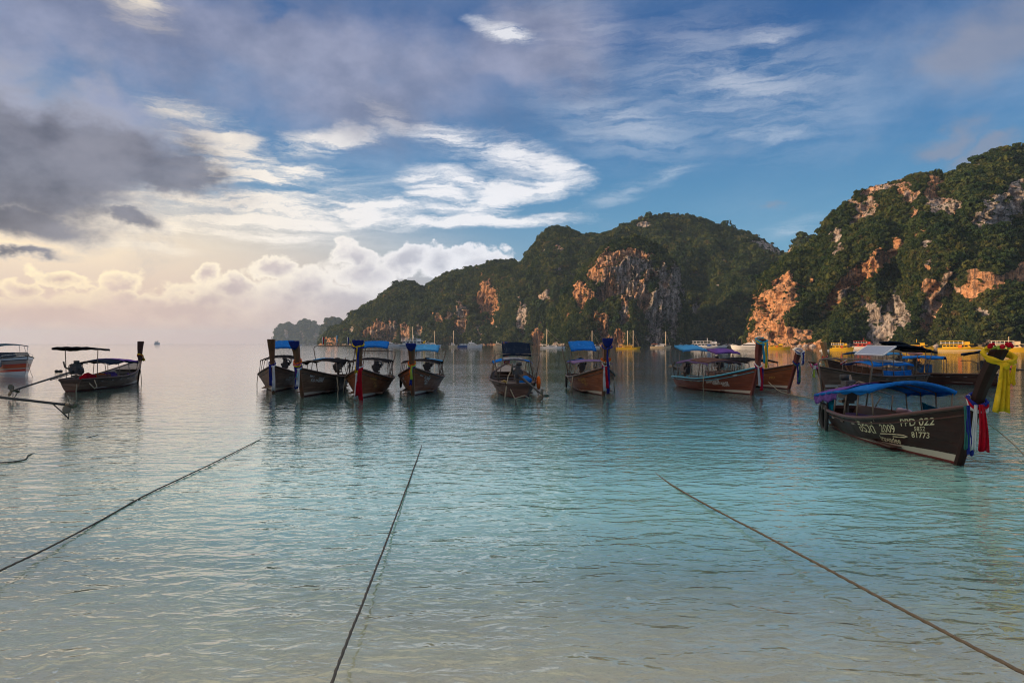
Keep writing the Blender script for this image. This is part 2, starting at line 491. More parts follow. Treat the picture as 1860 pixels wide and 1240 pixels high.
def leaf_material(name, stops, trans=0.18):
    m, nt, out = mat(name)
    oi = nt.nodes.new('ShaderNodeObjectInfo')
    geo = nt.nodes.new('ShaderNodeNewGeometry')
    n = noise(nt, Sk(nt, geo.outputs['Position']), 0.035, 3, 0.55)
    f = (Sk(nt, oi.outputs['Random']) * 0.62 + n.lin(0.34, 0.66) * 0.5 - 0.06).clamp()
    c = ramp(nt, f, stops)
    d = nt.nodes.new('ShaderNodeBsdfDiffuse'); link_in(nt, c, d.inputs['Color'])
    t = nt.nodes.new('ShaderNodeBsdfTranslucent'); link_in(nt, mixc(nt, 1.0, c, (1.0, 1.15, 0.55), 'MULTIPLY'), t.inputs['Color'])
    mx = nt.nodes.new('ShaderNodeMixShader'); mx.inputs[0].default_value = trans
    nt.links.new(d.outputs[0], mx.inputs[1]); nt.links.new(t.outputs[0], mx.inputs[2]); nt.links.new(mx.outputs[0], out.inputs['Surface'])
    return m


ROCK = rock_material()
LEAF = leaf_material("jungle_leaves", [(0.0, (0.018, 0.042, 0.022)), (0.3, (0.034, 0.062, 0.027)), (0.6, (0.062, 0.088, 0.033)), (0.85, (0.120, 0.132, 0.043)), (1.0, (0.12, 0.09, 0.048))])


def crown_mesh(seed, n=150, flat=0.8):
    r = np.random.RandomState(seed)
    verts, faces = [], []
    lobes = r.normal(size=(7, 3)); lobes /= np.linalg.norm(lobes, axis=1)[:, None]
    lobes[:, 2] = np.abs(lobes[:, 2]) * 0.8
    amp = r.uniform(0.25, 0.55, 7)
    for k in range(n):
        d = r.normal(size=3); d /= np.linalg.norm(d)
        if d[2] < -0.45: d[2] *= -1
        rad = 0.62 + sum(a * max(0, d @ l) ** 5 for a, l in zip(amp, lobes)) + r.uniform(-0.14, 0.06)
        c = d * rad * np.array([1, 1, flat]) + np.array([0, 0, 0.45])
        nrm = d + r.normal(size=3) * 0.55; nrm /= np.linalg.norm(nrm)
        t = np.cross(nrm, r.normal(size=3)); t /= np.linalg.norm(t); b = np.cross(nrm, t)
        s = r.uniform(0.13, 0.25)
        i = len(verts)
        verts += [c - t * s - b * s * .7, c + t * s - b * s * .7, c + t * s * .8 + b * s * .7, c - t * s * .8 + b * s * .7]
        faces.append((i, i + 1, i + 2, i + 3))
    me = bpy.data.meshes.new('tree_crown'); me.from_pydata([tuple(v) for v in verts], [], faces); me.materials.append(LEAF)
    return me


CROWNS = []
for k in range(5):
    CROWNS.append(bpy.data.objects.new('tree_crown', crown_mesh(k, flat=(0.8, 0.7, 1.0, 0.85, 0.6)[k])))


def scatter_group():
    g = bpy.data.node_groups.new('scatter_trees', 'GeometryNodeTree')
    g.interface.new_socket('Geometry', in_out='INPUT', socket_type='NodeSocketGeometry')
    g.interface.new_socket('Geometry', in_out='OUTPUT', socket_type='NodeSocketGeometry')
    N = g.nodes.new; gi, go = N('NodeGroupInput'), N('NodeGroupOutput')
    join = N('GeometryNodeJoinGeometry')
    for o in CROWNS:
        oi = N('GeometryNodeObjectInfo'); oi.inputs['Object'].default_value = o; oi.inputs['As Instance'].default_value = True
        g.links.new(oi.outputs['Geometry'], join.inputs[0])
    ip = N('GeometryNodeInstanceOnPoints'); ip.inputs['Pick Instance'].default_value = True
    g.links.new(gi.outputs[0], ip.inputs['Points']); g.links.new(join.outputs[0], ip.inputs['Instance'])

    def attr(n, t):
        a = N('GeometryNodeInputNamedAttribute'); a.data_type = t; a.inputs[0].default_value = n; return a.outputs['Attribute']
    g.links.new(attr('pick', 'INT'), ip.inputs['Instance Index'])
    g.links.new(attr('size', 'FLOAT_VECTOR'), ip.inputs['Scale'])
    g.links.new(attr('turn', 'FLOAT_VECTOR'), ip.inputs['Rotation'])
    g.links.new(ip.outputs[0], go.inputs[0])
    return g


SCATTER = scatter_group()


def forest(name, pts, sizes, seed):
    r = np.random.RandomState(seed); n = len(pts)
    me = bpy.data.meshes.new(name); me.vertices.add(n); me.vertices.foreach_set('co', np.asarray(pts, np.float32).ravel())
    a = me.attributes.new('size', 'FLOAT_VECTOR', 'POINT')
    s3 = sizes[:, None] * np.stack([r.uniform(.85, 1.2, n), r.uniform(.85, 1.2, n), r.uniform(.75, 1.3, n)], 1)
    a.data.foreach_set('vector', s3.astype(np.float32).ravel())
    a = me.attributes.new('turn', 'FLOAT_VECTOR', 'POINT')
    a.data.foreach_set('vector', np.stack([r.uniform(-.25, .25, n), r.uniform(-.25, .25, n), r.uniform(0, 6.28, n)], 1).astype(np.float32).ravel())
    a = me.attributes.new('pick', 'INT', 'POINT'); a.data.foreach_set('value', r.randint(0, len(CROWNS), n).astype(np.int32))
    me.update()
    o = bpy.data.objects.new(name, me); COL.objects.link(o)
    md = o.modifiers.new('scatter', 'NODES'); md.node_group = SCATTER
    return tag(o, kind='stuff')


def hill(name, ridge, base, patches, nx, nz, seed, trees, tree_size, amp=1.0, label=None, power=2.0, hmix=0.3, extra_rows=7, back=1.0):
    """ridge: [(px, py, distance)] along the skyline; base: [(px, distance)] of the foot; patches: bare cliffs (px, py, rx, ry, rot, warm)"""
    rp = np.array(ridge, float); bp = np.array(base, float)
    px = np.linspace(rp[0, 0], rp[-1, 0], nx)
    py = np.interp(px, rp[:, 0], rp[:, 1]); Yr = np.interp(px, rp[:, 0], rp[:, 2]); Yb = np.interp(px, bp[:, 0], bp[:, 1])
    py = py + 2.2 * perlin(np.stack([px / 14.0, px * 0 + seed, px * 0], 1)) + 1.2 * perlin(np.stack([px / 5.0, px * 0 + seed, px * 0 + 5], 1))
    Zr = np.maximum(CAM_H + (HYP - py) / FPX * Yr, 0.5)
    t = np.linspace(0, 1, nz)[:, None]
    rel = 0.16 * perlin(np.stack(np.broadcast_arrays(px[None] / 70.0, t * 2.2 + 0 * px[None], 0 * px[None] + seed * 3.1), -1))
    h = np.clip(hmix * t + (1 - hmix) * t ** power + rel * t * (1 - t) * 4, 0, 1)
    Yg = Yb[None] + (Yr - Yb)[None] * h
    Xg = (px[None] - CXP) / FPX * Yg
    Zg = -4 + (Zr[None] + 4) * t
    P = np.stack([Xg, Yg, Zg], -1)

    def normals(P):
        du = np.gradient(P, axis=1); dv = np.gradient(P, axis=0)
        n = np.cross(du, dv); return n / np.maximum(np.linalg.norm(n, axis=-1, keepdims=True), 1e-6)
    n = normals(P)
    fade = (1 - 0.75 * sstep(0.8, 1.0, t)) * (0.12 + 0.88 * sstep(0, 75, px - px[0]) * sstep(0, 75, px[-1] - px))[None]
    # broad buttresses and gullies, then fluting
    d = 30 * fbm(P / np.array([105, 105, 260.0]) + seed, 3) + 10 * fbm(P / np.array([32, 32, 70.0]) + seed + 9, 3)
    P = P + n * (d * fade * amp)[..., None] * np.array([1, 1, 0.35])
    qx = CXP + FPX * P[..., 0] / P[..., 1]; qy = HYP - FPX * (P[..., 2] - CAM_H) / P[..., 1]
    rock = np.full(qx.shape, -1.0); warm = np.zeros(qx.shape); zc = P[..., 2].copy()
    rag = fbm(P / np.array([16, 16, 30.0]) + seed, 5, 0.6)
    for cx, cy, rx, ry, rot, w in patches:
        a = math.radians(rot); dx, dy = qx - cx, qy - cy
        u = (dx * math.cos(a) + dy * math.sin(a)) / (rx * 1.2); v = (-dx * math.sin(a) + dy * math.cos(a)) / (ry * 1.2)
        f = 1.0 - np.sqrt(u * u + v * v)
        warm = np.where(f > rock, w, warm); zc = np.where(f > rock, CAM_H + (HYP - cy) / FPX * P[..., 1], zc); rock = np.maximum(rock, f)
    field = rock + 0.55 * rag
    mask = sstep(-0.05, 0.22, field)
    # a thin tide-line of bare rock and scattered outcrops
    mask = np.maximum(mask, sstep(0.55, 0.8, fbm(P / np.array([13, 13, 20.0]) + seed + 31, 3)) * 0.95)
    mask = np.maximum(mask, sstep(1.6, 0.6, P[..., 2] + 5.0 * rag))
    P[..., 1] -= np.clip(P[..., 2] - zc, -30, 30) * 0.5 * sstep(-0.1, 0.35, field)
    n = normals(P)
    fl = np.abs(fbm(P / np.array([8, 8, 70.0]) + seed + 4, 4)); fl2 = fbm(P / np.array([3.0, 3.0, 8.0]) + seed, 2)
    P = P + n * (mask * (1.0 - 10.0 * fl + 1.2 * fl2))[..., None] * np.array([1, 1, 0.3])
    P[0, :, 2] = -6
    # the far side falls away behind the ridge
    rows = [P]
    for k in range(1, extra_rows + 1):
        s = k / extra_rows
        q = P[-1].copy(); q[:, 1] += back * (30 * s + (Zr * 1.3) * s); q[:, 0] *= q[:, 1] / P[-1][:, 1]
        q[:, 2] = P[-1][:, 2] * (1 - s ** 1.6) - 6 * s
        rows.append(q[None])
    G = np.concatenate(rows, 0); NZ = G.shape[0]
    idx = np.arange(NZ * nx).reshape(NZ, nx)
    faces = np.stack([idx[:-1, :-1], idx[:-1, 1:], idx[1:, 1:], idx[1:, :-1]], -1).reshape(-1, 4)
    me = bpy.data.meshes.new(name); V = G.reshape(-1, 3)
    me.vertices.add(len(V)); me.vertices.foreach_set('co', V.astype(np.float32).ravel())
    me.loops.add(faces.size); me.loops.foreach_set('vertex_index', faces.astype(np.int32).ravel())
    me.polygons.add(len(faces)); me.polygons.foreach_set('loop_start', (np.arange(len(faces)) * 4).astype(np.int32))
    me.polygons.foreach_set('use_smooth', np.ones(len(faces), bool))
    ext = np.zeros((extra_rows, nx))
    for nm, arr in (('rock', np.concatenate([mask, ext], 0)), ('warm', np.concatenate([warm, ext], 0))):
        a = me.attributes.new(nm, 'FLOAT', 'POINT'); a.data.foreach_set('value', arr.astype(np.float32).ravel())
    me.update(calc_edges=True); me.validate()
    me.materials.append(ROCK)
    o = bpy.data.objects.new(name, me); COL.objects.link(o); tag(o, kind='structure')
    if trees:
        r = np.random.RandomState(seed + 50)
        k1 = nz + 2
        A, B, C, D = G[:k1 - 1, :-1], G[:k1 - 1, 1:], G[1:k1, 1:], G[1:k1, :-1]
        area = 0.5 * np.linalg.norm(np.cross(C - A, D - B), axis=-1)
        mk = np.concatenate([mask, ext], 0)[:k1]
        mk = 0.25 * (mk[:-1, :-1] + mk[:-1, 1:] + mk[1:, 1:] + mk[1:, :-1])
        w = area * np.clip(1.0 - 1.3 * mk, 0.11, 1) * (A[..., 2] > 0.5)
        w = w.ravel() / w.sum()
        q = r.choice(len(w), size=trees, p=w)
        u, v = r.rand(trees, 1), r.rand(trees, 1)
        A, B, C, D = (M.reshape(-1, 3)[q] for M in (A, B, C, D))
        pts = (A * (1 - u) + B * u) * (1 - v) + (D * (1 - u) + C * u) * v
        cl = perlin(pts / 22.0) * 0.5 + 0.5
        sz = tree_size * r.lognormal(0, 0.30, trees) * np.where(r.rand(trees) < .05, 1.75, 1.0) * (0.75 + 0.5 * cl)
        mkq = mk.ravel()[q]
        sz = sz * (1 - 0.5 * np.clip(mkq * 1.3, 0, 1)) * np.where(pts[:, 2] < 6, 0.8, 1.0)
        pts[:, 2] -= 0.15 * sz
        forest('forest', pts, sz, seed)
    return o


# right-hand hill
hill('hill', [(1352, 624, 690), (1358, 605, 680), (1364, 572, 675), (1374, 540, 668), (1388, 506, 660), (1402, 488, 656), (1432, 464, 650), (1465, 446, 646), (1480, 434, 645),
              (1490, 410, 645), (1505, 388, 645), (1530, 368, 645), (1560, 346, 645), (1600, 333, 645), (1640, 323, 645), (1680, 314, 648), (1715, 319, 650), (1740, 309, 650),
              (1760, 297, 650), (1790, 281, 655), (1822, 272, 660), (1860, 266, 665), (1950, 244, 670), (2100, 262, 670), (2300, 330, 650), (2500, 470, 620), (2620, 600, 600)],
     [(1352, 650), (1370, 610), (1400, 575), (1450, 548), (1520, 530), (1620, 510), (1860, 490), (2300, 470), (2620, 470)],
     [(1406, 548, 50, 27, -48, 1.0), (1384, 580, 22, 40, 0, .9), (1430, 604, 44, 24, 0, .75), (1385, 612, 24, 18, 0, .7), (1420, 518, 30, 14, -40, .9), (1568, 496, 62, 17, -42, 1.0), (1598, 470, 22, 14, -30, 1.0),
      (1540, 528, 24, 10, -30, .5), (1600, 590, 26, 36, 10, .15), (1618, 555, 14, 22, 10, .1), (1700, 545, 14, 40, 20, .5), (1690, 520, 18, 16, 0, .6), (1722, 530, 16, 14, 0, .5),
      (1800, 512, 34, 20, 0, 1.0), (1848, 500, 24, 18, 0, .9), (1770, 525, 20, 12, 0, .8), (1650, 350, 24, 14, 40, .6), (1697, 342, 12, 22, 0, .8), (1712, 372, 36, 14, 10, .4),
      (1835, 380, 40, 26, 0, .1), (1848, 345, 20, 20, 0, .2), (1575, 380, 26, 12, -40, .5), (1520, 430, 8, 14, 0, .3), (1640, 575, 14, 20, 0, .2), (1600, 340, 30, 8, -12, .4),
      (1900, 500, 60, 20, 0, .8), (1780, 400, 20, 14, 0, .3)],
     520, 170, 3, 54000, 1.6)
# saddle knob and the pale notch between the two hills
hill('hill', [(1400, 500, 1120), (1425, 462, 1120), (1438, 446, 1120), (1450, 434, 1120), (1462, 429, 1120), (1474, 432, 1120), (1486, 442, 1120), (1520, 500, 1120)],
     [(1400, 1000), (1520, 1000)], [(1428, 455, 12, 10, 0, .2)], 60, 40, 5, 500, 4.2, amp=0.3)
# long middle ridge
hill('hill', [(900, 560, 1330), (925, 510, 1320), (945, 480, 1300), (952, 468, 1290), (962, 448, 1280), (976, 430, 1275), (990, 418, 1270), (1010, 412, 1270), (1035, 420, 1270), (1056, 428, 1270),
              (1100, 425, 1270), (1130, 412, 1270), (1160, 401, 1270), (1190, 394, 1270), (1230, 391, 1270), (1270, 396, 1260), (1310, 408, 1240), (1350, 421, 1220), (1390, 436, 1200),
              (1425, 452, 1180), (1460, 490, 1160), (1520, 570, 1140)],
     [(900, 1080), (960, 1060), (1060, 1010), (1150, 1040), (1250, 1010), (1330, 960), (1360, 940), (1520, 940)],
     [(1016, 452, 7, 6, 0, .5), (947, 575, 10, 30, 0, .3), (977, 610, 9, 17, 0, 1.0), (1395, 450, 30, 8, 25, .1), (1262, 560, 6, 10, 0, .1), (1170, 410, 14, 6, 0, .2),
      (990, 540, 10, 14, 20, .4)],
     420, 130, 8, 48000, 2.4)
# front buttress with the big cliffs
hill('hill', [(985, 624, 905), (1000, 604, 905), (1020, 560, 905), (1035, 535, 905), (1052, 505, 900), (1075, 474, 895), (1100, 450, 890), (1125, 437, 885), (1150, 431, 882), (1172, 434, 880),
              (1195, 448, 878), (1215, 470, 876), (1232, 492, 876), (1240, 530, 876), (1246, 575, 880), (1256, 618, 884)],
     [(985, 880), (1020, 840), (1080, 815), (1150, 800), (1210, 800), (1240, 815), (1256, 850)],
     [(1062, 537, 19, 26, 0, 1.0), (1095, 592, 10, 34, 6, 1.0), (1080, 500, 14, 16, 0, .7), (1105, 508, 26, 44, 0, .55), (1140, 500, 34, 44, 0, .35), (1110, 475, 34, 16, -20, .6),
      (1150, 460, 26, 12, 10, .7), (1170, 530, 16, 40, 0, .5), (1190, 565, 17, 56, 0, .15), (1204, 520, 10, 34, 0, .3), (1222, 545, 20, 55, 0, 0.0), (1228, 510, 14, 24, 0, .2), (1122, 612, 10, 16, 0, .7),
      (1133, 560, 8, 30, 0, .5)],
     300, 170, 12, 15000, 1.75, amp=0.7)
# low ridge running out to the headland
hill('hill', [(578, 625, 1500), (588, 610, 1490), (600, 598, 1480), (622, 590, 1470), (640, 571, 1460), (660, 557, 1450), (690, 545, 1440), (702, 530, 1430), (720, 520, 1420), (740, 513, 1410),
              (760, 518, 1400), (774, 523, 1400), (784, 511, 1390), (800, 503, 1380), (830, 493, 1370), (880, 481, 1350), (912, 475, 1340), (945, 478, 1330), (985, 500, 1320), (1040, 560, 1300)],
     [(578, 1440), (640, 1330), (700, 1290), (780, 1230), (900, 1160), (1040, 1090)],
     [(690, 604, 26, 20, -15, .7), (712, 600, 10, 18, 0, .5), (797, 577, 12, 8, 40, .7), (815, 575, 10, 8, -40, .7), (838, 580, 11, 28, 0, .5), (888, 548, 19, 36, -10, .95), (895, 575, 10, 14, 20, .9),
      (948, 570, 11, 26, 0, .25), (735, 605, 8, 16, 0, .6), (760, 600, 6, 12, 0, .4), (600, 618, 12, 5, 0, .8), (867, 600, 6, 10, 0, .4), (935, 545, 5, 8, 0, .5), (640, 600, 5, 8, 0, .2)],
     360, 100, 21, 36000, 2.4, amp=0.8)
# far islands
hill('far_island', [(497, 624, 4300), (502, 600, 4300), (510, 592, 4300), (524, 588, 4300), (540, 597, 4300), (544, 586, 4300), (552, 582, 4300), (560, 584, 4300), (572, 588, 4300), (584, 600, 4300),
              (600, 612, 4300), (615, 624, 4300)], [(497, 4200), (615, 4200)],
     [(520, 608, 5, 10, 0, .3), (549, 610, 5, 8, 0, .3), (575, 612, 6, 6, 0, .5)], 160, 60, 33, 14000, 5.0, amp=1.4)
hill('far_island', [(578, 624, 3000), (586, 598, 3000), (594, 582, 3000), (603, 577, 3000), (622, 584, 3000), (660, 624, 3000)], [(578, 2900), (660, 2900)], [], 60, 40, 35, 4000, 4.5, amp=0.6)


# ---------------------------------------------------------------- sea haze
def haze_box():
    m, nt, out = mat("sea_haze")
    v = nt.nodes.new('ShaderNodeVolumePrincipled')
    v.inputs['Color'].default_value = (0.58, 0.76, 1.0, 1); v.inputs['Density'].default_value = HAZE
    v.inputs['Anisotropy'].default_value = 0.2
    nt.links.new(v.outputs[0], out.inputs['Volume'])
    x0, x1, y0, y1, z0, z1 = -R_SEA - 50, R_SEA + 50, -80, R_SEA + 50, -18, 262
    vs = [(x, y, z) for x in (x0, x1) for y in (y0, y1) for z in (z0, z1)]
    o = mesh_obj('haze', vs, [(0, 1, 3, 2), (4, 6, 7, 5), (0, 4, 5, 1), (2, 3, 7, 6), (0, 2, 6, 4), (1, 5, 7, 3)], m)
    return tag(o, kind='stuff')


HAZE = 0.00006
haze_box()


# ---------------------------------------------------------------- mesh building
class MB:
    def __init__(s): s.v, s.f = [], []

    def box(s, c, d, rot=None):
        c = Vector(c); i = len(s.v)
        for x in (-.5, .5):
            for y in (-.5, .5):
                for z in (-.5, .5):
                    p = Vector((x * d[0], y * d[1], z * d[2]))
                    if rot is not None: p = rot @ p
                    s.v.append(c + p)
        s.f += [tuple(i + k for k in q) for q in ((0, 1, 3, 2), (4, 6, 7, 5), (0, 4, 5, 1), (2, 3, 7, 6), (0, 2, 6, 4), (1, 5, 7, 3))]
        return s

    def tube(s, pts, r, n=8, cap=True):
        pts = [Vector(p) for p in pts]; m = len(pts)
        rs = r if isinstance(r, (list, tuple)) else [r] * m
        i0 = len(s.v); prev = None
        for k, p in enumerate(pts):
            t = (pts[min(k + 1, m - 1)] - pts[max(k - 1, 0)]).normalized()
            if prev is None:
                a = t.cross(Vector((0, 0, 1)))
                if a.length < 1e-3: a = t.cross(Vector((0, 1, 0)))
            else: a = prev - t * prev.dot(t)
            a.normalize(); prev = a; b = t.cross(a)
            for j in range(n):
                th = 2 * math.pi * j / n
                s.v.append(p + (a * math.cos(th) + b * math.sin(th)) * rs[k])
        for k in range(m - 1):
            for j in range(n):
                s.f.append((i0 + k * n + j, i0 + k * n + (j + 1) % n, i0 + (k + 1) * n + (j + 1) % n, i0 + (k + 1) * n + j))
        if cap:
            s.f.append(tuple(i0 + j for j in reversed(range(n)))); s.f.append(tuple(i0 + (m - 1) * n + j for j in range(n)))
        return s

    def grid(s, P, closed=False):
        """P[row][col] of points"""
        i = len(s.v); nr, nc = len(P), len(P[0])
        for row in P: s.v += [Vector(p) for p in row]
        for r in range(nr - 1):
            for c in range(nc if closed else nc - 1):
                d = (c + 1) % nc
                s.f.append((i + r * nc + c, i + r * nc + d, i + (r + 1) * nc + d, i + (r + 1) * nc + c))
        return s

    def ball(s, c, r, nu=10, nv=7):
        c = Vector(c); r = Vector(r) if not isinstance(r, (int, float)) else Vector((r, r, r))
        P = [[c + Vector((r.x * math.sin(math.pi * (j + .02) / (nv + .04)) * math.cos(2 * math.pi * k / nu), r.y * math.sin(math.pi * (j + .02) / (nv + .04)) * math.sin(2 * math.pi * k / nu),
                          r.z * math.cos(math.pi * (j + .02) / (nv + .04)))) for k in range(nu)] for j in range(nv + 1)]
        return s.grid(P, True)

    def torus(s, c, R, r, ax, n=18, m=7, squash=1.0):
        c, ax = Vector(c), Vector(ax).normalized()
        a = ax.cross(Vector((0, 0, 1))); a = a if a.length > .01 else ax.cross(Vector((1, 0, 0))); a.normalize(); b = ax.cross(a)
        P = []
        for k in range(n + 1):
            th = 2 * math.pi * k / n; d = a * math.cos(th) + b * math.sin(th) * squash
            P.append([c + d * R + (d * math.cos(2 * math.pi * j / m) + ax * math.sin(2 * math.pi * j / m)) * r for j in range(m)])
        return s.grid(P, True)

    def build(s, name, material, parent=None, smooth=False, solid=0.0, bevel=0.0):
        o = mesh_obj(name, s.v, s.f, material, parent, smooth)
        if solid:
            md = o.modifiers.new('thickness', 'SOLIDIFY'); md.thickness = solid; md.offset = 0
        if bevel:
            md = o.modifiers.new('bevel', 'BEVEL'); md.width = bevel; md.segments = 2
        return o


# ---------------------------------------------------------------- materials of the boats
_mats = {}


def paint(name, c, rough=0.5, wear=0.35, dirt=(0.05, 0.04, 0.035), scale=3.0, spec=0.4):
    key = (name,)
    if key in _mats: return _mats[key]
    m, nt, out = mat(name)
    tc = nt.nodes.new('ShaderNodeTexCoord'); p = Sk(nt, tc.outputs['Object'])
    a = noise(nt, p, scale, 6, 0.65, 0.3); b = noise(nt, p, scale * 9, 4, 0.6)
    col = mixc(nt, a.smooth(0.42, 0.75) * wear, c, dirt)
    col = mixc(nt, b.smooth(0.3, 0.8) * 0.35, col, tuple(min(1, x * 1.35 + .01) for x in c))
    bs = nt.nodes.new('ShaderNodeBsdfPrincipled'); link_in(nt, col, bs.inputs['Base Color'])
    link_in(nt, b.lin(0, 1, rough - .12, rough + .15), bs.inputs['Roughness']); bs.inputs['Specular IOR Level'].default_value = spec
    nt.links.new(bs.outputs[0], out.inputs['Surface']); _mats[key] = m
    return m


def cloth(name, c, trans=0.25):
    key = ('cloth', name)
    if key in _mats: return _mats[key]
    m, nt, out = mat(name)
    tc = nt.nodes.new('ShaderNodeTexCoord'); p = Sk(nt, tc.outputs['Object'])
    a = noise(nt, p, 4.0, 5, 0.6); w = noise(nt, p, 1.6, 4, 0.6)
    col = mixc(nt, w.smooth(0.4, 0.75) * 0.45, c, tuple(x * 0.5 + 0.02 for x in c))
    fade = noise(nt, vmath(nt, 'MULTIPLY', p, (0.9, 2.2, 1.0)), 2.3, 5, 0.65, 0.5)
    col = mixc(nt, fade.smooth(0.5, 0.75) * 0.5, col, tuple(min(1, x * 1.25 + 0.07) for x in c))
    d = nt.nodes.new('ShaderNodeBsdfDiffuse'); link_in(nt, col, d.inputs['Color'])
    t = nt.nodes.new('ShaderNodeBsdfTranslucent'); link_in(nt, col, t.inputs['Color'])
    bump = nt.nodes.new('ShaderNodeBump'); bump.inputs['Distance'].default_value = 0.07; link_in(nt, a + w * 1.4, bump.inputs['Height'])
    nt.links.new(bump.outputs[0], d.inputs['Normal'])
    mx = nt.nodes.new('ShaderNodeMixShader'); mx.inputs[0].default_value = trans
    nt.links.new(d.outputs[0], mx.inputs[1]); nt.links.new(t.outputs[0], mx.inputs[2]); nt.links.new(mx.outputs[0], out.inputs['Surface'])
    _mats[key] = m
    return m


def hull_paint(name, c, c2, L, red=(0.16, 0.03, 0.025), white=(0.62, 0.56, 0.48), wedge=0.14, gloss=0.45):
    m, nt, out = mat(name)
    tc = nt.nodes.new('ShaderNodeTexCoord'); p = Sk(nt, tc.outputs['Object'])
    sep = nt.nodes.new('ShaderNodeSeparateXYZ'); nt.links.new(p.s, sep.inputs[0]); x, z = Sk(nt, sep.outputs[0]), Sk(nt, sep.outputs[2])
    g = noise(nt, vmath(nt, 'MULTIPLY', p, (1.2, 1.2, 14)), 1.0, 5, 0.6, 0.4)      # grain along the planks
    a = noise(nt, p, 1.7, 6, 0.65, 0.3); b = noise(nt, p, 14, 4, 0.6)
    col = mixc(nt, g.smooth(0.35, 0.7), c, c2)
    col = mixc(nt, a.smooth(0.5, 0.75) * 0.5, col, tuple(q * 0.45 for q in c))
    seam = (z * 4.6)._m('FRACT'); line = (seam - 0.5).abs().smooth(0.47, 0.5)
    col = mixc(nt, line * 0.45, col, tuple(q * 0.3 for q in c))
    top = x.smooth(-0.15 * L, 0.5 * L) * wedge + 0.055
    wv = z + (b - 0.5) * 0.02
    iswhite = (top - wv).smooth(0.0, 0.012) * x.smooth(-0.1 * L, 0.08 * L)
    col = mixc(nt, iswhite * 0.92, col, white)
    col = mixc(nt, wv.smooth(0.062, 0.05), col, red)
    col = mixc(nt, wv.smooth(0.05, -0.02) * 0.6, col, (0.03, 0.035, 0.025))       # slime at the waterline
    bs = nt.nodes.new('ShaderNodeBsdfPrincipled'); link_in(nt, col, bs.inputs['Base Color'])
    link_in(nt, a.lin(0.2, 0.8, gloss - .1, gloss + .2), bs.inputs['Roughness']); bs.inputs['Specular IOR Level'].default_value = 0.22
    bump = nt.nodes.new('ShaderNodeBump'); bump.inputs['Distance'].default_value = 0.012
    link_in(nt, g * 0.5 - line * 0.6, bump.inputs['Height']); nt.links.new(bump.outputs[0], bs.inputs['Normal'])
    nt.links.new(bs.outputs[0], out.inputs['Surface'])
    return m


M_WOOD = paint('weathered_wood', (0.20, 0.125, 0.085), 0.75, 0.5)
M_PALE = paint('bleached_planks', (0.27, 0.235, 0.21), 0.8, 0.5)
M_DARKWOOD = paint('dark_varnished_wood', (0.075, 0.038, 0.025), 0.5, 0.4)
M_PROW = paint('prow_wood', (0.16, 0.065, 0.03), 0.5, 0.45)
M_PROWDARK = paint('dark_prow_wood', (0.030, 0.011, 0.009), 0.6, 0.4, spec=0.15)
M_PROWLIGHT = paint('light_prow_wood', (0.42, 0.22, 0.09), 0.55, 0.3)
M_METAL = paint('engine_metal', (0.045, 0.045, 0.05), 0.45, 0.5, (0.09, 0.045, 0.02))
M_RUST = paint('rusty_pipe', (0.17, 0.13, 0.10), 0.65, 0.7, (0.10, 0.045, 0.02))
M_BLACKPIPE = paint('black_pipe', (0.03, 0.03, 0.032), 0.5, 0.3)
M_RUBBER = paint('black_rubber', (0.02, 0.02, 0.021), 0.7, 0.3)
M_ROPE = paint('rope_fibre', (0.30, 0.25, 0.17), 0.9, 0.4)
M_ROPEDARK = paint('wet_rope_fibre', (0.085, 0.075, 0.06), 0.85, 0.4)
M_WHITE = paint('white_paint', (0.78, 0.77, 0.74), 0.45, 0.15)
M_LETTER = paint('cream_letters', (0.72, 0.62, 0.42), 0.6, 0.75, (0.05, 0.03, 0.02), 7.0)
M_LETTERW = paint('white_letters', (0.66, 0.65, 0.62), 0.6, 0.25)
M_LETTERO = paint('orange_letters', (0.55, 0.27, 0.06), 0.6, 0.25)
M_PROPELLER = paint('propeller_bronze', (0.14, 0.11, 0.07), 0.4, 0.5)
CL = {'blue': cloth('blue_tarpaulin', (0.02, 0.19, 0.60)), 'sky': cloth('light_blue_tarpaulin', (0.10, 0.40, 0.72)), 'purple': cloth('purple_tarpaulin', (0.20, 0.10, 0.38)),
      'navy': cloth('navy_tarpaulin', (0.018, 0.03, 0.055)), 'black': cloth('black_tarpaulin', (0.022, 0.022, 0.026)), 'deepblue': cloth('deep_blue_tarpaulin', (0.012, 0.10, 0.36)), 'teal': cloth('teal_curtain', (0.0, 0.21, 0.36)),
      'red': cloth('red_cloth', (0.55, 0.012, 0.03)), 'white': cloth('white_cloth', (0.75, 0.74, 0.74)), 'ribbonblue': cloth('blue_ribbon', (0.03, 0.045, 0.27)),
      'yellow': cloth('yellow_cloth', (0.80, 0.55, 0.03)), 'orange': cloth('orange_cloth', (0.75, 0.16, 0.03)), 'green': cloth('dark_green_cloth', (0.02, 0.06, 0.045)),
      'cyan': cloth('cyan_ribbon', (0.05, 0.42, 0.62)), 'pink': cloth('pink_ribbon', (0.62, 0.12, 0.30)), 'lilac': cloth('lilac_cloth', (0.22, 0.16, 0.32)),
      'lime': cloth('lime_cloth', (0.45, 0.62, 0.10)), 'grey': cloth('grey_tarpaulin', (0.35, 0.36, 0.38)), 'seagreen': cloth('green_ribbon', (0.06, 0.22, 0.20)),
      'brown': cloth('brown_cloth', (0.16, 0.09, 0.075)), 'cream': cloth('cream_cloth', (0.62, 0.56, 0.38))}


_textcache = {}


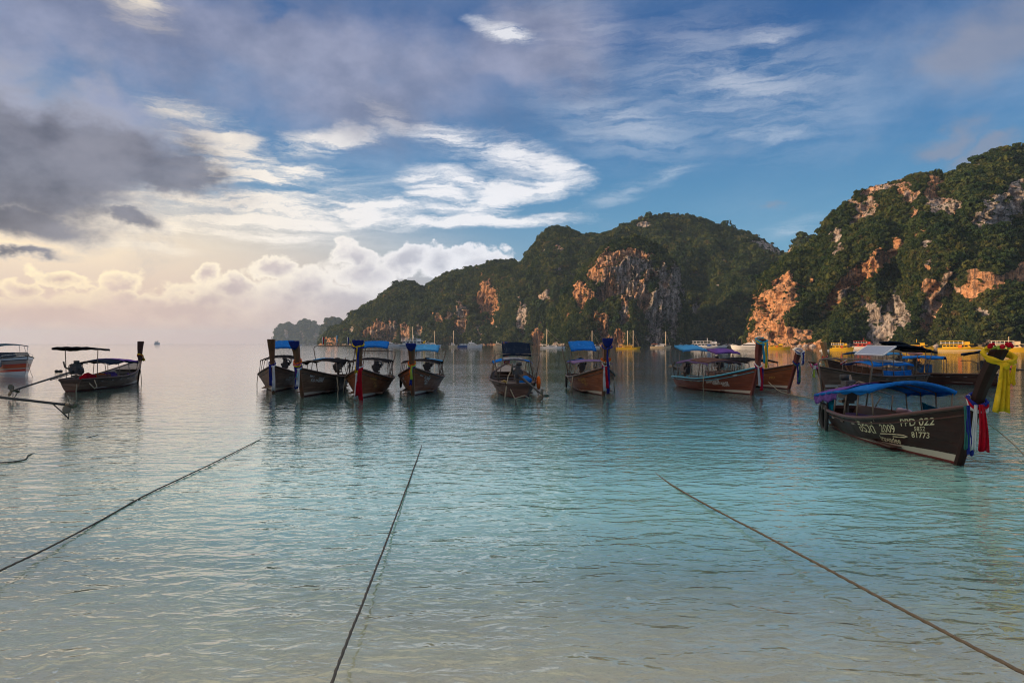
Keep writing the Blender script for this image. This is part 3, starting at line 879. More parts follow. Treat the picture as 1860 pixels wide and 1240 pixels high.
def text_mesh(body, shear=0.0):
    key = (body, shear)
    if key not in _textcache:
        cu = bpy.data.curves.new('letters', 'FONT'); cu.body = body; cu.size = 1.0; cu.resolution_u = 3; cu.shear = shear; cu.offset = 0.012
        o = bpy.data.objects.new('letters', cu); COL.objects.link(o)
        dg = bpy.context.evaluated_depsgraph_get(); dg.update()
        me = bpy.data.meshes.new_from_object(o.evaluated_get(dg))
        vs = [v.co.copy() for v in me.vertices]; fs = [tuple(p.vertices) for p in me.polygons]
        bpy.data.objects.remove(o); bpy.data.meshes.remove(me); bpy.data.curves.remove(cu)
        _textcache[key] = (vs, fs)
    return _textcache[key]


# ---------------------------------------------------------------- long-tail boat
class Hull:
    def __init__(s, L=7.2, B=2.0, g0=.55, gm=.5, gb=1.15, rake=.6):
        s.L, s.B, s.g0, s.gm, s.gb, s.rk = L, B, g0, gm, gb, rake

    def beam(s, u):
        w = .5 + .5 * math.sin(math.pi / 2 * min(1, u / .42)) if u < .42 else max(0.0, 1 - ((u - .42) / .58) ** 2.6)
        return s.B / 2 * w + .06 * (u > .9) * 0

    def sheer(s, u):
        return s.gm + (s.g0 - s.gm) * ((.42 - u) / .42) ** 2 if u < .42 else s.gm + (s.gb - s.gm) * ((u - .42) / .58) ** 2.1

    def keel(s, u): return -.26 + .22 * max(0, (u - .8) / .2) ** 2 + .2 * max(0, (.25 - u) / .25) ** 2

    def pt(s, u, v, side=1, off=0.0):
        k, g = s.keel(u), s.sheer(u); z = k + (g - k) * v
        bl = max(0, (u - .55) / .45)
        sec = (1 - bl) * (v ** .24 * (.80 + .20 * v)) + bl * (v ** .72)
        y = s.beam(u) * sec + off
        x = -s.L / 2 + s.L * u + s.rk * (u ** 5) * z / s.gb
        return Vector((x, side * y, z))

    def stem(s, z):          # centre line of the stem and of the prow above it
        return Vector((s.L / 2 + s.rk * z / s.gb, 0, z))


def ribbon_tail(mb, p, w, l, seed, fwd, side=Vector((0, 1, 0)), folds=3):
    r = random.Random(seed); P = []
    for i in range(9):
        t = i / 8; row = []
        for j in range(13):
            q = j / 12 - .5
            ww = w * (.55 + .6 * t)
            dep = math.sin(q * 2 * math.pi * folds + seed + t * .8) * w * .17 * (.4 + t)
            row.append(p + side * (q * ww + math.sin(t * 2.6 + seed) * .03) + fwd * (dep + .03 * t) + Vector((0, 0, -l * t + .02 * math.sin(q * 9 + seed) * t)))
        P.append(row)
    mb.grid(P)


def longtail(label, pos, heading, H=None, hullc=((.10, .045, .03), (.15, .075, .05)), rail=M_DARKWOOD, prow=M_PROW, prow_h=2.4, prow_w=.30, prow_rake=None, prow_d=1.0,
             canopy=None, awning=None, frame=None, ribbons=(), garland=None, letters=(), shaft=None, engine=True, drums=0, wedge=.14, curtains=(), tyres=(), ropes=(), flags=(),
             floor=M_WOOD, cap=None, group='longtail boats moored in the bay', seed=1, bow_flower=None, thwarts=6, red=(0.16, 0.03, 0.025)):
    """pos: waterline foot of the stem in the world; heading: degrees, 0 = towards the camera, 90 = to the right"""
    H = H or Hull(); L = H.L; r = random.Random(seed)
    a = math.radians(heading); fwd = Vector((math.sin(a), -math.cos(a), 0))
    root = bpy.data.objects.new('longtail_boat', None); COL.objects.link(root)
    root.empty_display_size = .3
    mid = Vector(pos) - fwd * (L / 2)
    root.location = (mid.x, mid.y, 0); root.rotation_euler = (math.radians(r.uniform(-1.5, 1.5)), 0, math.atan2(fwd.y, fwd.x))
    tag(root, label, 'boat', group)
    hm = hull_paint('hull_paint', hullc[0], hullc[1], L, wedge=wedge, red=red)
    NU, NV = 30, 9
    us = [1 - (1 - i / NU) ** 1.25 for i in range(NU + 1)]
    m = MB()
    for sd in (1, -1):
        m.grid([[H.pt(u, j / NV, sd) for j in range(NV + 1)] for u in us])
    m.grid([[H.pt(0, j / NV, 1), H.pt(0, j / NV, -1)] for j in range(NV + 1)])            # transom
    hull = m.build('hull', hm, root, True)
    # inside skin and bottom boards
    m = MB()
    for sd in (1, -1):
        rows = []
        for u in us:
            rows.append([Vector((q.x, sd * max(0, abs(q.y) - .05), max(q.z, .05))) for q in (H.pt(u, .12 + .88 * j / NV, sd) for j in range(NV + 1))])
        m.grid(rows)
    m.build('inner_skin', floor, root, True)
    for k in range(5):                                                                       # floor boards run fore and aft
        w = H.B * .13
        MB().box((-.3, (k - 2) * (w + .012), .1), (L * .62, w, .03)).build('floor_board', floor, root)
    for k in range(thwarts):
        u = .2 + .56 * k / max(1, thwarts - 1); b = H.beam(u) - .06
        MB().box((-L / 2 + L * u, 0, H.sheer(u) - .16), (.2, 2 * b, .035)).build('thwart', M_PALE if k % 2 else floor, root)
    # fore deck of planks
    for k in range(5):
        u0, u1 = .8 + .034 * k, .8 + .034 * (k + 1) - .004
        MB().grid([[H.pt(u, 1, 1) + Vector((0, -.03, -.04)), H.pt(u, 1, -1) + Vector((0, .03, -.04))] for u in (u0, u1)]).build('deck_plank', M_PALE, root, solid=.025)
    # rubbing strake and gunwale
    for sd in (1, -1):
        MB().tube([H.pt(u, 1, sd, .01) for u in us], [.045 if u < .97 else .03 for u in us], 6).build('gunwale', rail, root, True)
        MB().tube([H.pt(u, .86, sd, .006) for u in us[:-1]], .018, 5).build('rubbing_strake', rail, root, True)
    MB().box(H.pt(0, 1, 0) * 0 + Vector((-L / 2 - .02, 0, H.g0 - .04)), (.07, H.beam(0) * 2, .09)).build('transom_board', rail, root)
    # stem and prow, one tapering timber
    rows = []; pr = prow_rake if prow_rake is not None else H.rk
    zs = [-.15, 0, .3, .6, H.gb * .8, H.gb, H.gb + .25 * (prow_h - H.gb), H.gb + .6 * (prow_h - H.gb), prow_h - .03, prow_h]
    for z in zs:
        c = H.stem(min(z, H.gb)); c.z = z
        up = max(0, (z - H.gb) / (prow_h - H.gb))
        c.x += pr * up - .10 * math.sin(math.pi * up) * .6
        w = .085 + .02 * min(1, max(0, z) / H.gb) + (prow_w / 2 - .105) * up ** 1.3
        d = (.10 + .05 * up) * prow_d
        if z < H.gb: d = .07
        sc = .86 if z == prow_h else 1
        rows.append([c + Vector((d * .9 * sc, 0, 0)), c + Vector((d * .55, w * .8 * sc, 0)), c + Vector((-d * sc, w * sc, 0)), c + Vector((-d * sc, -w * sc, 0)), c + Vector((d * .55, -w * .8 * sc, 0))])
    m = MB(); m.grid(rows, True); m.f.append(tuple(len(m.v) - 5 + k for k in range(5)))
    # cut the top hollow, as prows are
    n = len(m.v); tip = sum((Vector(p) for p in m.v[-5:]), Vector()) / 5 - Vector((0, 0, .09)); m.f.pop(); m.v.append(tip)
    m.f += [(n - 5 + k, n - 5 + (k + 1) % 5, n) for k in range(5)]
    stem = m.build('prow', prow, root, False, bevel=.01)
    top = sum((Vector(p) for p in rows[-1]), Vector()) / 5

    def prow_at(f):      # f: 0 at the gunwale, 1 at the top
        z = H.gb + (prow_h - H.gb) * f; c = H.stem(H.gb); c.z = z; c.x += pr * f - .06 * math.sin(math.pi * f); return c, .105 + (prow_w / 2 - .105) * f ** 1.3
    if cap:                                            # scarf folded over the head of the prow, dipping to a point in front
        P = []
        for j in range(5):
            row = []; t = j / 4
            for th in [2 * math.pi * q / 20 for q in range(20)]:
                f = .995 - (.10 + .22 * max(0, math.cos(th)) ** 1.5) * t
                c, w = prow_at(f); row.append(c + Vector((math.cos(th) * (.15 + .012 * t), math.sin(th) * (w + .03), .012 * math.sin(th * 7 + j))))
            P.append(row)
        MB().grid(P, True).build('prow_wrap', CL[cap], stem, True, solid=.01)
    for k, (f, cols, ln, wd) in enumerate(ribbons):
        c, w = prow_at(f)
        for i, cn in enumerate(cols):
            pts = []
            for j in range(17):
                th = 2 * math.pi * j / 16
                pts.append(c + Vector((math.cos(th) * (w * 1.05 + .05), math.sin(th) * (w * 1.1 + .035), -.04 * i + .03 * len(cols) - .10 * math.cos(th) * (1 + .3 * i) + .02 * math.sin(3 * th + i))))
            MB().tube(pts, [.03 + .012 * math.sin(j * 2.4 + i) for j in range(17)], 6, False).build('sash', CL[cn], root, True)
        if ln > 0:
            nn = len(cols)
            for i, cn in enumerate(cols):
                mb = MB(); p = c + Vector((w + .08 + .02 * (i % 2), (i - (nn - 1) / 2) * wd * .7, -.05))
                ribbon_tail(mb, p, wd, ln * (1 - .1 * ((i * 7 + seed) % 3)), seed + i * 1.7, Vector((1, 0, 0)))
                mb.build('sash_tail', CL[cn], root, True, solid=.012)
    if garland:
        f, cols = garland; c, w = prow_at(f)
        for i, cn in enumerate(cols):
            mb = MB()
            for j in range(12):
                th = 2 * math.pi * (j + i * .5) / 12
                mb.ball(c + Vector((math.cos(th) * (w + .09), math.sin(th) * (w + .08), .05 * i - .12 * max(0, math.cos(th)))), .05, 6, 4)
            mb.build('flower_garland', CL[cn], root, True)
    if bow_flower:
        c, w = prow_at(0.1)
        for i, cn in enumerate(bow_flower):
            mb = MB(); rr = random.Random(i + seed)
            for j in range(9): mb.ball(c + Vector((.12 + rr.uniform(-.05, .1), rr.uniform(-.16, .16), rr.uniform(-.1, .12) - .02 * i)), .075, 6, 4)
            mb.build('flower_bunch', CL[cn], root, True)
    # lettering painted on both bows
    for tx, u0, v0, h, sd, lm in letters:
        vs, fs = text_mesh(tx, .15); wtx = max(v.x for v in vs)
        dirn = 1 if sd < 0 else -1
        out = []
        for v in vs:
            u = u0 + dirn * v.x * h / L; u = min(max(u, .05), .985)
            g = H.sheer(u) - H.keel(u)
            k_ = -H.keel(u) / g; fb = H.sheer(u)                 # v0 counts in parts of the freeboard
            p = H.pt(u, min(.985, k_ + (1 - k_) * (v0 + v.y * h / fb)), sd, .009); out.append(p)
        mesh_obj('lettering', out, fs, lm, root)
    # canopy over the passengers
    if canopy:
        x0, x1, z0, wd, arch, cols, npost = (canopy[k] for k in ('x0', 'x1', 'z', 'w', 'arch', 'cols', 'posts'))
        bow = canopy.get('bow', .12); rag = canopy.get('sag', .04)

        def cz(t, q): return z0 + bow * math.sin(math.pi * t) + arch * (1 - (2 * q) ** 2) + rag * .5 * math.sin(t * 9 + seed) * (abs(q) * 2) + canopy.get('slope', 0) * (t - .5) - canopy.get('roll', 0) * q * min(1, max(0, (t - .3) / .3))
        for ci, (t0, t1, q0, q1, cn) in enumerate(cols):
            P = [[Vector((x0 + (x1 - x0) * (t0 + (t1 - t0) * i / 12), wd * (q0 + (q1 - q0) * j / 10), cz(t0 + (t1 - t0) * i / 12, q0 + (q1 - q0) * j / 10) + .035 * ci + .016 * math.sin(i * 2.1 + j * 1.7 + seed) * math.sin(i * .9 - j * 1.3 + seed * 2)))
                  for j in range(11)] for i in range(13)]
            mb = MB(); mb.grid(P)
            for e in ((0, -1) if ci == 0 else ()):          # hanging hem at both edges
                hem = [[P[i][e], P[i][e] + Vector((0, 0, -.07 - .03 * math.sin(i * 1.3 + seed)))] for i in range(13)]
                mb.grid(hem)
            mb.build('canopy', CL[cn], root, True, solid=.012)
        for k in range(npost):
            t = k / (npost - 1); xx = x0 + (x1 - x0) * t; u = min(.98, max(.02, (xx + L / 2) / L))
            for sd in (1, -1):
                g = H.pt(u, 1, sd); q = .48 * sd
                MB().tube([Vector((xx, g.y - sd * .03, g.z - .1)), Vector((xx, wd * q, cz(t, q) - .01))], .018, 6).build('canopy_post', M_RUST, root, True)
            MB().tube([Vector((xx, wd * (-.48 + .96 * j / 8), cz(t, -.48 + .96 * j / 8) - .02)) for j in range(9)], .014, 5).build('canopy_hoop', M_RUST, root, True)
    # frame and awning over the engine
    if frame:
        for xx, wd, zt in frame:
            u = min(.98, max(.01, (xx + L / 2) / L)); g = H.pt(u, 1, 1)
            y = min(g.y, wd / 2); c = .14
            MB().tube([Vector((xx, -g.y + .03, g.z - .2)), Vector((xx, -wd / 2, zt - c)), Vector((xx, -wd / 2 + c * .3, zt - c * .3)), Vector((xx, -wd / 2 + c, zt)), Vector((xx, wd / 2 - c, zt)),
                       Vector((xx, wd / 2 - c * .3, zt - c * .3)), Vector((xx, wd / 2, zt - c)), Vector((xx, g.y - .03, g.z - .2))], .024, 7).build('pipe_frame', M_RUST, root, True)
    if awning:
        for xx, z, ln, wd, tilt, cn in awning:
            t = math.radians(tilt)
            P = [[Vector((xx + ln * (i / 8 - .5) * math.cos(t), wd * (j / 8 - .5), z + ln * (i / 8 - .5) * math.sin(t) - .05 * (abs(j / 4 - 1)) ** 2 - .05 * math.sin(math.pi * i / 8) * math.sin(math.pi * j / 8) + .022 * math.sin(i * 1.9 + j * 2 + seed) * math.sin(j * 1.1 + seed))) for j in range(9)] for i in range(9)]
            mb = MB(); mb.grid(P)
            for e in (0, 8): mb.grid([[P[i][e], P[i][e] + Vector((0, 0, -.10))] for i in range(9)])
            mb.grid([[P[0][j], P[0][j] + Vector((0, 0, -.09))] for j in range(9)]); mb.grid([[P[8][j], P[8][j] + Vector((0, 0, -.09))] for j in range(9)])
            aw = mb.build('awning', CL[cn], root, True, solid=.012)
            for sd in (1, -1):
                u = min(.98, max(.01, (xx + L / 2) / L)); g = H.pt(u, 1, sd)
                MB().tube([Vector((xx, g.y - sd * .05, g.z - .2)), Vector((xx, sd * wd * .42, z - .04))], .02, 6).build('awning_post', M_RUST, root, True)
    for sd, x0, x1, zt, zb, cn in curtains:
        P = []
        for i in range(13):
            xx = x0 + (x1 - x0) * i / 12; u = (xx + L / 2) / L; y = H.beam(u) - .1
            P.append([Vector((xx, sd * (y + .025 * math.sin(i * 1.9 + j * .6)), zt + (zb - zt) * j / 6 - .05 * math.sin(math.pi * i / 12) * (1 - j / 6))) for j in range(7)])
        MB().grid(P).build('side_curtain', CL[cn], root, True, solid=.01)
    # engine on its pivot, shaft and propeller
    xe = -L / 2 + .55; ze = H.g0 + .28
    if engine:
        MB().tube([(xe, 0, .1), (xe, 0, ze - .05)], .07, 8).box((xe, 0, ze - .12), (.3, .34, .08)).build('engine_pivot', M_RUST, root)
        mb = MB(); mb.box((xe, 0, ze + .16), (.62, .30, .38)).box((xe + .05, 0, ze + .42), (.5, .22, .16)).box((xe - .1, .19, ze + .22), (.3, .12, .2)).box((xe + .1, -.2, ze + .2), (.34, .1, .16))
        mb.tube([(xe + .36, 0, ze + .1), (xe + .44, 0, ze + .1)], .19, 14); mb.tube([(xe + .44, 0, ze + .33), (xe + .36, 0, ze + .33)], .08, 10)
        for k in range(4): mb.tube([(xe - .18 + .13 * k, .1, ze + .5), (xe - .18 + .13 * k, .24, ze + .42), (xe - .18 + .13 * k, .27, ze + .25)], .03, 6)
        mb.build('engine_block', M_METAL, root, bevel=.015)
        MB().tube([(xe - .2, .27, ze + .25), (xe - .45, .3, ze + .34), (xe - .62, .28, ze + .62)], .04, 8).build('exhaust_pipe', M_RUST, root, True)
        MB().tube([(xe - .05, -.05, ze + .5), (xe - .05, -.05, ze + .66)], .13, 12).build('air_filter', M_BLACKPIPE, root, True)
        MB().tube([(xe + .3, 0, ze + .3), (xe + .8, .05, ze + .5), (xe + 1.25, .05, ze + .48)], [.025, .022, .03], 7).build('tiller', M_RUST, root, True)
        if shaft:
            ln, yaw, dz = shaft; ya = math.radians(yaw)
            d = Vector((-math.cos(ya), math.sin(ya), 0)); s0 = Vector((xe - .3, 0, ze + .12)); s1 = s0 + d * ln + Vector((0, 0, dz))
            sh = MB().tube([s0, s1], [.05, .036], 8).tube([s0 + Vector((0, 0, -.09)), s0 + (s1 - s0) * .42 + Vector((0, 0, -.07))], .022, 6).build('drive_shaft', M_BLACKPIPE, root, True)
            ax = (s1 - s0).normalized(); sidev = ax.cross(Vector((0, 0, 1))).normalized(); upv = sidev.cross(ax)
            mb = MB(); mb.tube([s1 - ax * .06, s1 + ax * .16], [.05, .035], 8)
            for b in range(3):
                th = 2 * math.pi * b / 3 + .35; dd = upv * math.cos(th) + sidev * math.sin(th); tt = ax.cross(dd)
                P = []
                for i in range(7):
                    t = i / 6; w = .115 * math.sin(math.pi * min(1, .12 + t * .86)) ** .7
                    tw = .95 - .5 * t; e = tt * math.cos(tw) + ax * math.sin(tw)
                    P.append([s1 + ax * .05 + dd * (.03 + .27 * t) + e * (w * q) for q in (-1, -.4, .4, 1)])
                mb.grid(P)
            pr_o = mb.build('propeller', M_PROPELLER, root, True, solid=.015)
            MB().tube([s1 - ax * .55, s1 - ax * .25 - Vector((0, 0, .2)), s1 + ax * .02 - Vector((0, 0, .40))], .018, 6).tube([s1 + ax * .02 - Vector((0, 0, .40)), s1 + ax * .02 - Vector((0, 0, .05))], .014, 6).build('skeg', M_BLACKPIPE, root, True)
    for k, (u, sd, R) in enumerate(tyres):
        g = H.pt(u, .8, sd, .09)
        MB().torus(g + Vector((0, 0, -R * .55)), R, .05, (0.25 * (k % 2), 1, 0), squash=1.7).build('fender_tyre', M_RUBBER, root, True)
    for pts, rad in ropes:
        MB().tube([Vector(p) for p in pts], rad, 6).build('hanging_rope', M_ROPE, root, True)
    for x, y, z0, z1, cn in flags:
        MB().tube([(x, y, z0), (x, y, z1)], .012, 5).build('flag_pole', M_WHITE, root, True)
        P = [[Vector((x - .02 - .2 * i / 6, y + .03 * math.sin(i * 1.6), z1 - .02 - .34 * j / 4 - .05 * i / 6 * j / 4)) for j in range(5)] for i in range(7)]
        MB().grid(P).build('flag', CL[cn], root, True, solid=.006)
    root['_H'] = 0
    del root['_H']
    return root, H


def in_boat(root, p):
    return Matrix.LocRotScale(root.location, root.rotation_euler, None) @ Vector(p)


# ---------------------------------------------------------------- the moored long-tail boats
BIG = dict(L=8.0, B=2.25, g0=.68, gm=.70, gb=1.34, rake=.6)
DK = ((.085, .042, .028), (.16, .085, .056))      # dark weathered
BR = ((.185, .054, .022), (.29, .10, .042))      # brown varnish
GY = ((.14, .074, .046), (.24, .145, .095))      # greyed wood
BK = ((.021, .006, .005), (.040, .0115, .008))     # nearly black paint

near, nh = longtail('nearly black longtail boat in front with cream lettering and yellow cloth on its prow', at(1742, 845), -8,
    Hull(L=7.0, B=1.95, g0=.56, gm=.56, gb=1.24, rake=.62), BK, rail=paint('red_brown_rail', (.085, .028, .022), .45, .3), prow=M_PROWDARK, prow_h=2.30, prow_w=.26, prow_rake=.78, prow_d=.8,
    canopy=dict(x0=-2.75, x1=1.35, z=1.10, w=1.8, arch=.20, bow=.04, sag=.03, slope=.42, posts=6, cols=[(.40, 1, -.5, .5, 'blue'), (.0, .58, -.5, .22, 'purple'), (.34, .62, -.05, .40, 'brown')]),
    frame=[(-3.1, 1.5, 1.95)], curtains=[(-1, -2.6, -1.55, .98, .36, 'teal'), (1, -.2, 1.5, .95, .5, 'teal')],
    ribbons=[(.02, ['ribbonblue', 'red', 'white'], 0, .2)],
    letters=[('อิรวดี', .565, .46, .34, -1, M_LETTER), ('2009', .70, .54, .25, -1, M_LETTER), ('irawadee', .675, .23, .19, -1, M_LETTER), ('PPD 022', .80, .72, .22, -1, M_LETTER),
             ('5852', .845, .60, .13, -1, M_LETTER), ('81773', .83, .44, .18, -1, M_LETTER)],
    tyres=[(.05, -1, .17), (.11, -1, .2), (.17, -1, .21), (.23, -1, .2)], shaft=(3.6, 18, -.1), wedge=.15, floor=M_DARKWOOD, seed=3, red=(.20, .025, .025),
    ropes=[([(-3.4, -.5, .45), (-3.5, -.62, .1), (-3.45, -.7, -.1)], .018)])


def prow_point(H, ph, pr, f):
    c = H.stem(H.gb); c.z = H.gb + (ph - H.gb) * f; c.x += pr * f; return c


# long cloth tails of the near boat
for k, (cn, dy, w, l, f) in enumerate((('red', -.02, .17, .86, .05), ('white', -.14, .09, .84, .04), ('ribbonblue', -.21, .10, .92, .03), ('seagreen', -.29, .09, .80, .02))):
    mb = MB(); ribbon_tail(mb, prow_point(nh, 2.30, .78, f) + Vector((.16, dy, -.02)), w, l, k * 2.1, Vector((1, 0, 0)), folds=2)
    mb.build('sash_tail', CL[cn], near, True, solid=.012)
# the purple cover hangs over the side, held by the blue hem
def near_cz(t, q): return 1.10 + .04 * math.sin(math.pi * t) + .20 * (1 - 4 * q * q) + .42 * (t - .5)


P = [[Vector((-2.8 + 1.95 * i / 14, -.92 - .03 * math.sin(i * 1.7 + j), near_cz(.46 * i / 14, -.5) + .05 - (.27 + .05 * math.sin(i * .9)) * j / 4)) for j in range(5)] for i in range(15)]
MB().grid(P).build('canopy_skirt', CL['purple'], near, True, solid=.012)
MB().tube([Vector((1.37, 1.8 * q, near_cz(1, q))) for q in [-.51 + 1.02 * i / 16 for i in range(17)]], .05, 6).tube([Vector((-2.8 + 4.17 * i / 16, -.915, near_cz(i / 16, -.5))) for i in range(17)], .04, 6).build('canopy_hem', CL['blue'], near, True)
c = prow_point(nh, 2.30, .78, .86)
for k in range(2):
    pts = [c + Vector((math.cos(t) * .24 + .03, math.sin(t) * (.235 - .02 * k), .05 - .12 * math.cos(t) - .05 * k)) for t in [2 * math.pi * j / 20 for j in range(21)]]
    MB().tube(pts, [.034 + .013 * math.sin(j * 1.9 + k * 2) for j in range(21)], 7, False).build('sash', CL['yellow'], near, True)
for k, (dy, w, l) in enumerate(((-.06, .24, .82), (.10, .10, .34))):
    mb = MB(); ribbon_tail(mb, c + Vector((.29, dy, -.12)), w, l, 1.3 + k, Vector((1, 0, 0)), folds=3); mb.build('sash_tail', CL['yellow'], near, True, solid=.012)
MB().ball(c + Vector((.30, -.02, -.14)), .065, 8, 6).build('sash_knot', CL['yellow'], near, True)
rr = random.Random(4); tp = prow_point(nh, 2.30, .78, 1.0)
mb, mg = MB(), MB()
for k in range(16):
    t = rr.uniform(-2.6, 2.6); MB().ball(tp + Vector((-.02 + .1 * math.cos(t), .16 * math.sin(t) * 1.1, .04 + rr.uniform(0, .06))), rr.uniform(.03, .045), 7, 5).build('red_flower', CL['red'], near, True)
for k in range(20):
    t = rr.uniform(-3, 3); mg.ball(tp + Vector((-.02 + .08 * math.cos(t), .14 * math.sin(t), .0 + rr.uniform(0, .05))), (.03, .03, .018), 6, 4)
mg.build('green_leaves', CL['lime'], near, True)
# the flourish under the name, painted on the starboard bow
fl = [(.69, .47), (.72, .485), (.76, .49), (.80, .48), (.815, .45), (.80, .425), (.77, .42), (.75, .425)]
MB().tube([nh.pt(u, (-nh.keel(u) + nh.sheer(u) * v) / (nh.sheer(u) - nh.keel(u)), -1, .008) for u, v in fl], .012, 5).build('lettering', M_LETTER, near, True)

# four boats abreast, left of centre
longtail('weathered brown longtail boat with blue awning and blue sash, leftmost of the four abreast', at(497, 712), 14, Hull(**BIG), GY, prow_h=2.62, prow_w=.40,
    canopy=dict(x0=-2.2, x1=1.0, z=1.5, w=1.9, arch=.16, bow=.06, posts=4, cols=[(0, 1, -.5, .5, 'black'), (0, .3, -.4, .5, 'green')]),
    awning=[(-3.0, 2.40, 1.25, 1.35, -18, 'blue')], ribbons=[(.04, ['ribbonblue', 'white'], 1.22, .16)], letters=[('PPD 045', .80, .60, .16, 1, M_LETTERW), ('KO PHI PHI', .84, .50, .12, 1, M_LETTERW), ('KO PHI PHI', .62, .62, .15, -1, M_LETTERW)],
    ropes=[([(1.6, -1.0, .75), (1.5, -1.06, .3), (1.52, -1.05, -.1)], .02)], seed=5, group='four longtail boats abreast')
longtail('greyed longtail boat with three small flags on its pipe frame, second of four abreast', at(549, 721), 2, Hull(**BIG), GY, prow_h=2.52, prow_w=.40, cap='ribbonblue',
    canopy=dict(x0=-2.4, x1=1.2, z=1.42, w=1.9, arch=.15, bow=.05, sag=.12, posts=5, cols=[(0, 1, -.5, .5, 'black'), (0, .5, -.45, .0, 'sky')]),
    frame=[(-2.6, 2.25, 2.28)], ribbons=[(.16, ['orange', 'pink', 'yellow'], 0, .1), (.03, ['ribbonblue', 'white'], .9, .14), (.0, ['red', 'cyan'], .42, .11)],
    letters=[('PPD', .93, .74, .15, 1, M_LETTERW), ('ศรีบุรี', .86, .70, .18, 1, M_LETTERW), ('KO PHIPHI', .92, .58, .18, 1, M_LETTERW), ('PHIPHI', .74, .62, .15, -1, M_LETTERW)],
    flags=[(-2.6, -.65, 2.28, 2.78, 'red'), (-2.6, .1, 2.28, 2.86, 'cyan'), (-2.6, .72, 2.28, 2.75, 'ribbonblue')], curtains=[(1, -3.4, -2.5, 1.35, .5, 'navy')],
    ropes=[([(.4, 1.12, .72), (.45, 1.2, .25), (.6, 1.26, -.1)], .025), ([(1.5, 1.0, .78), (1.9, 1.15, .2), (2.6, 1.25, -.1)], .025)], seed=6, group='four longtail boats abreast')
longtail('brown longtail boat with yellow, blue and red sashes, third of the four abreast', at(655, 724), 6, Hull(**BIG), BR, prow_h=2.55, prow_w=.42, cap='ribbonblue',
    canopy=dict(x0=-2.2, x1=1.2, z=1.5, w=1.9, arch=.14, bow=.05, posts=4, cols=[(0, 1, -.5, .5, 'black')]),
    awning=[(-3.0, 2.42, 1.2, 1.3, -13, 'blue')], frame=[(-3.5, 2.0, 2.0)], ribbons=[(.03, ['white', 'red', 'red'], 1.42, .15), (.80, ['yellow', 'ribbonblue'], 1.2, .10)],
    letters=[('แม่สุริยา', .91, .72, .19, 1, M_LETTERO), ('สาว', .86, .55, .17, 1, M_LETTERO), ('PPD', .84, .40, .18, 1, M_LETTERO), ('แม่สุริยา', .74, .72, .18, -1, M_LETTERO)],
    ropes=[([(1.0, -1.05, .72), (1.1, -1.12, .3), (1.0, -1.15, -.1)], .025)], seed=7, group='four longtail boats abreast')
longtail('brown longtail boat with orange and lime garlands, rightmost of the four abreast', at(750, 719), 2, Hull(**BIG), BR, prow_h=2.42, prow_w=.40, cap='ribbonblue',
    canopy=dict(x0=-2.3, x1=1.0, z=1.42, w=1.9, arch=.12, bow=.05, posts=5, cols=[(0, 1, -.5, .5, 'black'), (0, .55, .1, .5, 'sky')]),
    awning=[(-3.0, 2.22, 1.2, 1.3, -13, 'sky')], frame=[(-3.6, 2.05, 2.1)], ribbons=[(.12, ['orange', 'lime'], .62, .10), (.02, ['ribbonblue'], .95, .10)],
    letters=[('PPD', .93, .76, .14, 1, M_LETTERW), ('ดวงใจ', .88, .70, .24, 1, M_LETTERW), ('ทะเล 7', .87, .57, .16, 1, M_LETTERW), ('PPD 1', .86, .45, .14, 1, M_LETTERW), ('ทะเล', .80, .68, .20, -1, M_LETTERW), ('PPD', .83, .52, .15, -1, M_LETTERW)],
    tyres=[(.45, -1, .16)], seed=8, group='four longtail boats abreast')

# two boats in the middle
s = at(942, 722); a_ = 184
m1, m1h = longtail('dark longtail boat seen from its stern, with black awning and pale mooring ropes', s + Vector((-.55, 8.0, 0)), a_, Hull(L=8.0, B=2.3, g0=.62, gm=.66, gb=1.3, rake=.6), DK, prow_h=2.5, prow_w=.40, cap='ribbonblue',
    canopy=dict(x0=-.6, x1=2.2, z=1.45, w=1.9, arch=.16, bow=.05, posts=4, cols=[(0, 1, -.5, .5, 'blue'), (.0, .5, -.30, .24, 'grey')]),
    awning=[(-2.6, 2.2, 1.0, 1.3, 32, 'navy')], frame=[(-3.0, 2.1, 1.92)], ribbons=[(.05, ['red', 'pink'], 0, .1)], shaft=(2.4, -20, -.75), thwarts=7,
    ropes=[([(-3.3, .25, 1.25), (-3.6, .45, .9), (-4.0, .55, .5), (-4.15, .62, .1), (-4.2, .66, -.15)], .03), ([(-3.9, .45, .55), (-4.15, .2, -.02), (-4.2, -.25, .1), (-4.1, -.6, -.12)], .03)], seed=9,
    group='longtail boats in the middle of the bay')
longtail('brown longtail boat with orange lettering and red sash, right of the stern-on boat', at(1096, 719), 2, Hull(**BIG), BR, prow_h=2.64, prow_w=.42, cap='ribbonblue',
    canopy=dict(x0=-2.4, x1=1.2, z=1.42, w=1.9, arch=.10, bow=.04, posts=4, cols=[(0, 1, -.5, .5, 'lilac'), (0, .4, -.5, -.1, 'blue')]),
    awning=[(-3.0, 2.34, 1.3, 1.4, -20, 'blue')], frame=[(-3.4, 2.2, 2.28)], ribbons=[(.06, ['white', 'red', 'ribbonblue'], 1.2, .11), (.7, ['ribbonblue'], .9, .09)], garland=(.25, ['cream', 'orange']),
    letters=[('พรทวีโชค', .70, .68, .22, -1, M_LETTERO), ('ชัยนาวี', .74, .52, .20, -1, M_LETTERO), ('PPD 7', .77, .40, .16, -1, M_LETTERO), ('พรทวี', .90, .66, .20, 1, M_LETTERO), ('ชัยนาวี', .88, .50, .18, 1, M_LETTERO)],
    tyres=[(.3, -1, .18)], ropes=[([(1.2, -1.05, .78), (1.25, -1.12, .3), (1.2, -1.1, -.12)], .03), ([(.6, 1.12, .7), (.6, 1.14, -.12)], .022)], seed=10, group='longtail boats in the middle of the bay')

